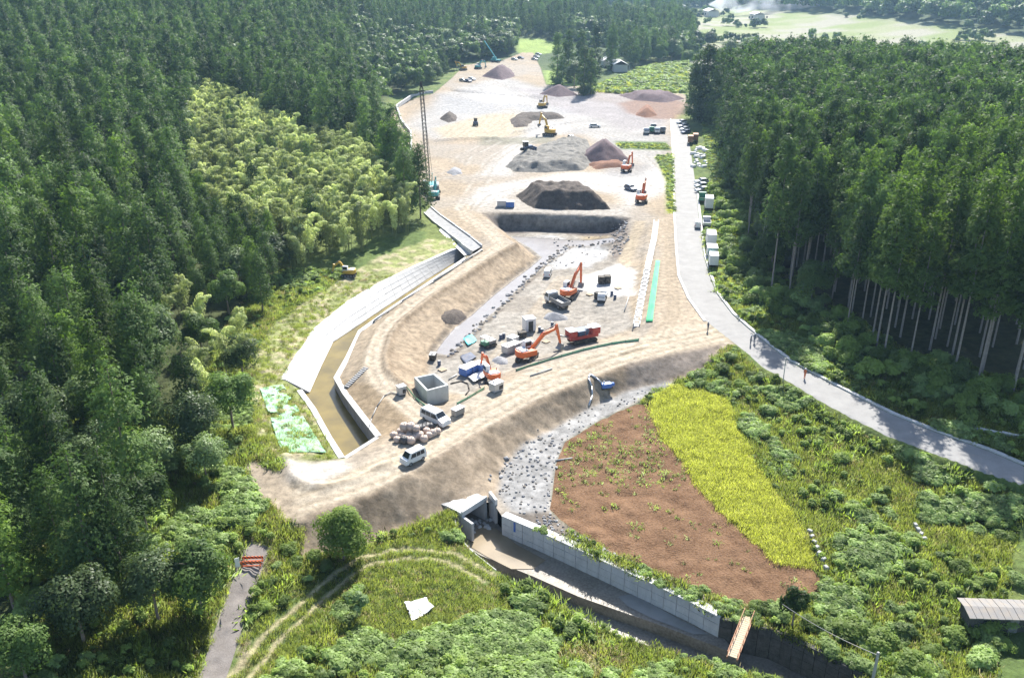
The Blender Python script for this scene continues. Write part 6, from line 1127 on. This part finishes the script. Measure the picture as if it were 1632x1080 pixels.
kz = np.minimum.reduce([sdf(gx, gy, GP(q_)) for q_ in (((1170, 640), (1250, 660), (1330, 730), (1420, 800), (1400, 840), (1300, 800), (1210, 740)), ((1330, 860), (1450, 850), (1570, 900), (1560, 950), (1420, 930), (1340, 910)), ((1100, 1000), (1300, 960), (1640, 980), (1640, 1100), (1200, 1100)), ((560, 1010), (700, 1000), (820, 1010), (900, 1060), (880, 1100), (480, 1100), (470, 1040)), ((440, 890), (520, 880), (520, 920), (440, 960), (400, 1060), (370, 1060)))])
kk = (p1 > np.where(open_r, 0.66, np.where(kz < 0, np.where(gy < 78, 0.55, 0.50), 0.57))) & ~meadow & ~near_can; ww = ~kk & (p2 > 0.60) & ~meadow & ~near_can; ww &= ~open_r | (p2 > 0.72)
gg = ~kk & ~ww & (tk > 0.42); gg &= ~near_can | (p2 > 0.46)
hs = 0.75 + 0.9 * np.clip(p3 - 0.35, 0, 1) * 2
kk &= ~dryz; ww &= ~dryz | (p2 > 0.6)
n = kk.sum(); cover('kudzu_cover', gx[kk], gy[kk], (hs * rng.uniform(0.7, 1.35, len(gx)))[kk], rng.integers(0, 3, n), KUD, 'broad-leaved green creeper carpet over the near banks and meadow', 'ground cover')
n = ww.sum(); cover('weed_cover', gx[ww], gy[ww], (hs * rng.uniform(0.6, 1.4, len(gx)))[ww], rng.integers(0, 3, n), WEED, 'tall bright green weeds growing over the near meadow and verges', 'weeds')
n = gg.sum(); sc = rng.uniform(0.6, 1.3, len(gx)) * np.where(meadow | near_can, 0.75, 1.1); cover('grass_cover', gx[gg], gy[gg], sc[gg], np.where((rng.random(n) < 0.16) | (dryz[gg] & (rng.random(n) < 0.7)), 2, rng.integers(0, 2, n)), GRS + DRY, 'yellowish green grass over the near meadow and canal verge', 'grass')
# ripening grass field
gx, gy, rng = grid_fill(5, 60, 70, 140, 0.42, 32); k = sdf(gx, gy, grass_poly) < 1.4 * (fbm(gx, gy, 1.8, 91) - 0.4); gx, gy = gx[k], gy[k]; k = rng.random(len(gx)) < 0.95; gx, gy = gx[k], gy[k]
cover('field_grass', gx, gy, rng.uniform(0.7, 1.15, len(gx)) * (0.8 + 0.5 * fbm(gx, gy, 4, 8)), rng.integers(0, 3, len(gx)), YEL, 'dense yellow-green grass filling the strip beside the brown field', 'grass')
# seedlings on the ploughed soil
gx, gy, rng = grid_fill(0, 50, 70, 135, 0.95, 33); fd = sdf(gx, gy, field_poly); top = sdf(gx, gy, GP([(1040, 645), (900, 705), (886, 745), (880, 790), (960, 800), (1010, 850), (1060, 800), (1100, 800), (1130, 800), (1060, 700)])); k = (fd < -0.4) & (rng.random(len(gx)) < np.where(top < 0, 0.85, 0.10)) & ((fbm(gx, gy, 4, 61) > 0.43) | (rng.random(len(gx)) < 0.05))
SEED = [tuft_mesh(250 + j, 22, 0.42, 0.16, 0.045, L_kud, 0.9) for j in range(2)]
cover('field_seedlings', gx[k], gy[k], rng.uniform(0.6, 1.5, k.sum()), rng.integers(0, 2, k.sum()), SEED, 'small pale green seedlings scattered over the brown ploughed field', 'seedlings')
# farther verges: strip beside the road, hedge lines on the platform, far meadows
pts_ = []
for px, s in ((((1120, 380), (1150, 200), (1160, 230), (1175, 330), (1195, 420), (1230, 500), (1200, 515), (1150, 470), (1130, 430)), 1.0), (((1045, 250), (1072, 245), (1076, 340), (1064, 340), (1062, 290)), 0.8), (((980, 229), (1060, 230), (1068, 238), (990, 236)), 0.8), (((1120, 195), (1150, 195), (1165, 270), (1130, 270)), 1.0), (((930, 145), (985, 126), (1040, 104), (1094, 100), (1094, 148), (985, 150)), 1.3)):
    P = GP(px); b = np.array(P); st_ = 1.0 if s < 1.3 else 2.2; gx, gy, rng = grid_fill(b[:, 0].min(), b[:, 0].max(), b[:, 1].min(), b[:, 1].max(), st_, 34); k = sdf(gx, gy, P) < 0
    for x, y in zip(gx[k], gy[k]): pts_.append((x, y, s * random.uniform(0.8, 1.5) * (1 if st_ < 2 else 1.8)))
pts_ = np.array(pts_); n = len(pts_); cover('verge_cover', pts_[:, 0], pts_[:, 1], pts_[:, 2], RNG.integers(0, 5, n), KUD[:2] + GRS + YEL[:1], 'pale green weeds along the straight road and platform edges', 'weeds')
# loose broken rock beside the channel and gravel
ROCK = []
for j in range(3):
    bm = bmesh.new(); bmesh.ops.create_icosphere(bm, subdivisions=1, radius=0.5)
    for v in bm.verts: v.co *= random.uniform(0.65, 1.15); v.co.z *= 0.7
    me = bpy.data.meshes.new('rock'); bm.to_mesh(me); bm.free(); me.materials.append(rocky('rock_%d' % j, ((0.12, 0.12, 0.13), (0.25, 0.245, 0.24), (0.16, 0.14, 0.115))[j], ((0.24, 0.24, 0.25), (0.46, 0.45, 0.44), (0.33, 0.29, 0.25))[j], 2, 0.3)); ROCK.append(me)
rp = []
for px, st_, pr, s0 in ((((800, 748), (830, 712), (870, 690), (900, 690), (890, 735), (880, 790), (876, 812), (860, 832), (815, 812), (795, 790)), 0.55, 0.32, 0.40), (((876, 815), (905, 842), (1040, 912), (1130, 952), (1140, 975), (1040, 922), (900, 858), (850, 835)), 0.45, 0.75, 0.42), (((975, 372), (1000, 350), (1003, 380), (985, 412), (976, 408)), 0.9, 0.6, 0.8), (((870, 690), (940, 652), (1040, 612), (1040, 626), (960, 666), (900, 703)), 0.8, 0.3, 0.3), (((880, 380), (975, 372), (975, 405), (930, 425), (880, 430)), 1.0, 0.09, 0.5), (((960, 345), (1000, 350), (1000, 360)), 1.0, 0.5, 0.7)):
    P = GP(px); b = np.array(P); gx, gy, rng = grid_fill(b[:, 0].min(), b[:, 0].max(), b[:, 1].min(), b[:, 1].max(), st_, 35); k = (sdf(gx, gy, P) < 0) & (rng.random(len(gx)) < pr)
    for x, y in zip(gx[k], gy[k]): rp.append((x, y, s0 * random.uniform(0.35, 1.5)))
for l, s0 in ((GP(STREAM[13:]), 0.9), (GP([(870, 690), (830, 712), (800, 748), (790, 790)]), 0.6)):
    for q in resample([(p[0], p[1], 0) for p in l], 0.8): rp.append((q.x + random.gauss(0, 0.5), q.y + random.gauss(0, 0.6), s0 * random.uniform(0.4, 1.4)))
rp = np.array(rp); scatter('rubble', np.stack([rp[:, 0], rp[:, 1], height(rp[:, 0], rp[:, 1]) + 0.05], 1), RNG.uniform(0, 6.28, len(rp)), rp[:, 2], RNG.integers(0, 3, len(rp)), ROCK, 'loose broken grey rock strewn beside the channel and in the pit', 'rubble')
# single bushes and small trees
BUSH = [(blob_mesh(260 + j, 2.6, 1.7, 0.0, 12, 110, 0.16, (L_weed, L_kud, L_weed)[j % 3], 0.9, 'bush_foliage', 0.6), trunk_mesh(1.5, 0.06, 0, M_bark, 90 + j, 4, 'stem')) for j in range(3)]
bl_ = [(1150, 592), (1165, 573), (1178, 588), (1195, 600), (1213, 605), (1135, 600), (1108, 598), (1230, 625), (1262, 652), (1300, 690), (1225, 660), (1180, 615), (1340, 735), (1400, 800), (1360, 815), (1470, 905), (1500, 890), (1530, 910), (1440, 910), (1390, 900), (1560, 930), (1290, 1000), (1320, 1040), (1350, 1010), (1400, 1030), (1440, 1010), (1480, 1040), (1520, 1020), (1560, 1060), (1600, 1030), (1450, 1070), (1380, 1070), (1220, 975), (1205, 968), (1240, 985), (1600, 860), (1580, 840), (1620, 930), (1540, 990), (1570, 1003), (1610, 1000), (1630, 990), (460, 880), (440, 905), (430, 930), (470, 900), (490, 925), (450, 960), (500, 890), (520, 905), (400, 985), (420, 970), (600, 1050), (780, 1020), (850, 1000), (910, 1010)]
for j, (u, v) in enumerate(bl_):
    q = G(u, v); near_b = v > 940
    plant('bush', BUSH[j % 3], (q.x, q.y, q.z - 0.2), random.uniform(0.5, 0.95) * (1.3 if u > 1280 and v > 990 else 1) * (0.8 if u < 950 else 1), random.uniform(0, 6.28), 'leafy green bush in the tangle between brown field, channel and forest road' if u > 1000 else 'leafy green bush in the meadow between the lane and the outlet channel', 'bush', 'bushes right of the brown field' if u > 1000 else 'bushes of the near meadow', parts=('foliage', 'stem'), sz=0.72)
M_leaf1 = blob_mesh(280, 8.6, 3.3, -0.1, 34, 330, 0.17, L_weed, 1.0, 'crown', 0.3, 0.6)
q = G(548, 892); plant('leafy_tree', (M_leaf1, trunk_mesh(6, 0.16, 0, M_bark, 3, 5)), (q.x, q.y, q.z), 1.0, 0.5, 'dense bright green bushy tree standing alone at the foot of the dam', 'tree', None)
q = G(570, 985); plant('sapling', (blob_mesh(281, 3.6, 1.3, 0.25, 10, 34, 0.24, L_brd2, 0.8, 'crown'), trunk_mesh(2.8, 0.06, 0, M_bark, 5, 4)), (q.x, q.y, q.z), 1.0, 0, 'young large-leaved sapling in the meadow below the wheel tracks', 'tree', None)
q = G(1262, 1000); plant('creeper_tree', (blob_mesh(282, 6.2, 1.45, 0.0, 22, 150, 0.15, L_brd, 1.2, 'crown'), trunk_mesh(5.5, 0.12, 0, M_bark, 6, 3)), (q.x, q.y, q.z), 1.0, 0, 'slim column of creeper-covered tree beside the rusty footbridge', 'tree', None)
q = G(436, 440); plant('glossy_tree', (blob_mesh(283, 9.5, 4.2, 0.02, 28, 240, 0.22, L_brd2, 0.95, 'crown'), trunk_mesh(7, 0.2, 0, M_bark, 7, 6)), (q.x, q.y, q.z), 1.0, 0, 'greyish broadleaf tree standing out in front of the bamboo grove', 'tree', None)
# understory along the right forest edge
gx, gy, rng = grid_fill(15, 110, 70, 250, 2.6, 36); dr = sdf(gx, gy, right_poly); k = (np.abs(dr) < 5.5) & free(gx, gy, 0.5) & (gx > 20); j = 0
for x, y in zip(gx[k], gy[k]):
    if random.random() < 0.75: j += 1; plant('bush', BUSH[j % 3], (x, y, float(height(x, y)) - 0.2), random.uniform(0.6, 1.5), random.uniform(0, 6.28), 'shaded dark bush in the undergrowth below the right cedar trunks', 'bush', 'undergrowth of the right plantation', parts=('foliage', 'stem'))
# groves in the middle distance
for u, v, h, kind, lab in ((888, 135, 27, 'c', 'leftmost tall dark cedar of the clump behind the platform'), (905, 132, 28, 'c', 'second tall dark cedar of the clump behind the platform'), (925, 128, 27, 'c', 'third tall dark cedar of the clump behind the platform'), (948, 122, 29, 'c', 'fourth tall dark cedar of the clump behind the platform'), (930, 152, 24, 'c', 'front dark cedar of the clump at the green meadow'), (941, 150, 22, 'c', 'right front dark cedar of the clump at the green meadow'), (915, 140, 16, 'b', 'broadleaf tree in the clump behind the platform'), (975, 112, 27, 'c', 'rear dark cedar near the low house'),
                           (1105, 190, 27, 'c', 'leftmost tall narrow cedar at the head of the straight road'), (1113, 192, 29, 'c', 'second tall narrow cedar at the head of the straight road'), (1124, 195, 31, 'c', 'third tall narrow cedar at the head of the straight road'), (1136, 196, 28, 'c', 'rightmost tall narrow cedar at the head of the straight road')):
    q = G(u, v); fam, ref = (COLUMN, 20.0) if kind == 'c' else (BROAD, 12.0); plant('cedar_tree' if kind == 'c' else 'broadleaf_tree', fam[u % len(fam)], (q.x, q.y, q.z - 0.2), h / ref, u, lab, 'tree', None)
for j, (u, v, h) in enumerate(((1010, 92, 15), (1030, 96, 17), (1050, 100, 15), (1070, 97, 18), (1085, 90, 16), (1000, 80, 14), (1040, 78, 17), (1060, 72, 18), (1085, 66, 17), (985, 70, 13), (1110, 80, 17), (1130, 78, 16), (1095, 105, 13), (1165, 95, 18), (1150, 110, 17), (1180, 110, 17), (1165, 130, 15), (1200, 120, 18), (1220, 100, 18), (1195, 90, 17), (640, 145, 12), (690, 130, 14), (700, 110, 15), (720, 98, 16), (740, 90, 16), (765, 92, 17), (785, 88, 18), (805, 86, 18), (815, 76, 17), (745, 70, 18), (780, 62, 18), (710, 80, 17))):
    q = G(u, v); plant('broadleaf_tree', BROAD[j % 4], (q.x, q.y, q.z - 0.13 * h), h / 11, j, 'rounded broadleaf tree in the wood around the far houses' if u > 900 else 'rounded broadleaf tree in the wood along the far left edge of the site', 'tree', 'broadleaf trees around the far houses' if u > 900 else 'broadleaf trees behind the far site')
# ------------------------------------------------------------------ air
hz = MB().box((0, 3200, 95), (10800, 7000, 230)).build('haze', None); tag(hz, 'pale blue summer haze filling the valley air', 'haze', None, 'stuff')
mh = bpy.data.materials.new('haze_air'); mh.use_nodes = True; mh.node_tree.nodes.clear(); ho = mh.node_tree.nodes.new('ShaderNodeOutputMaterial'); hv = mh.node_tree.nodes.new('ShaderNodeVolumePrincipled')
hv.inputs['Color'].default_value = (0.45, 0.70, 1.0, 1); hv.inputs['Density'].default_value = 0.0001; hv.inputs['Anisotropy'].default_value = 0.35
mh.node_tree.links.new(hv.outputs[0], ho.inputs['Volume']); hz.data.materials.append(mh)
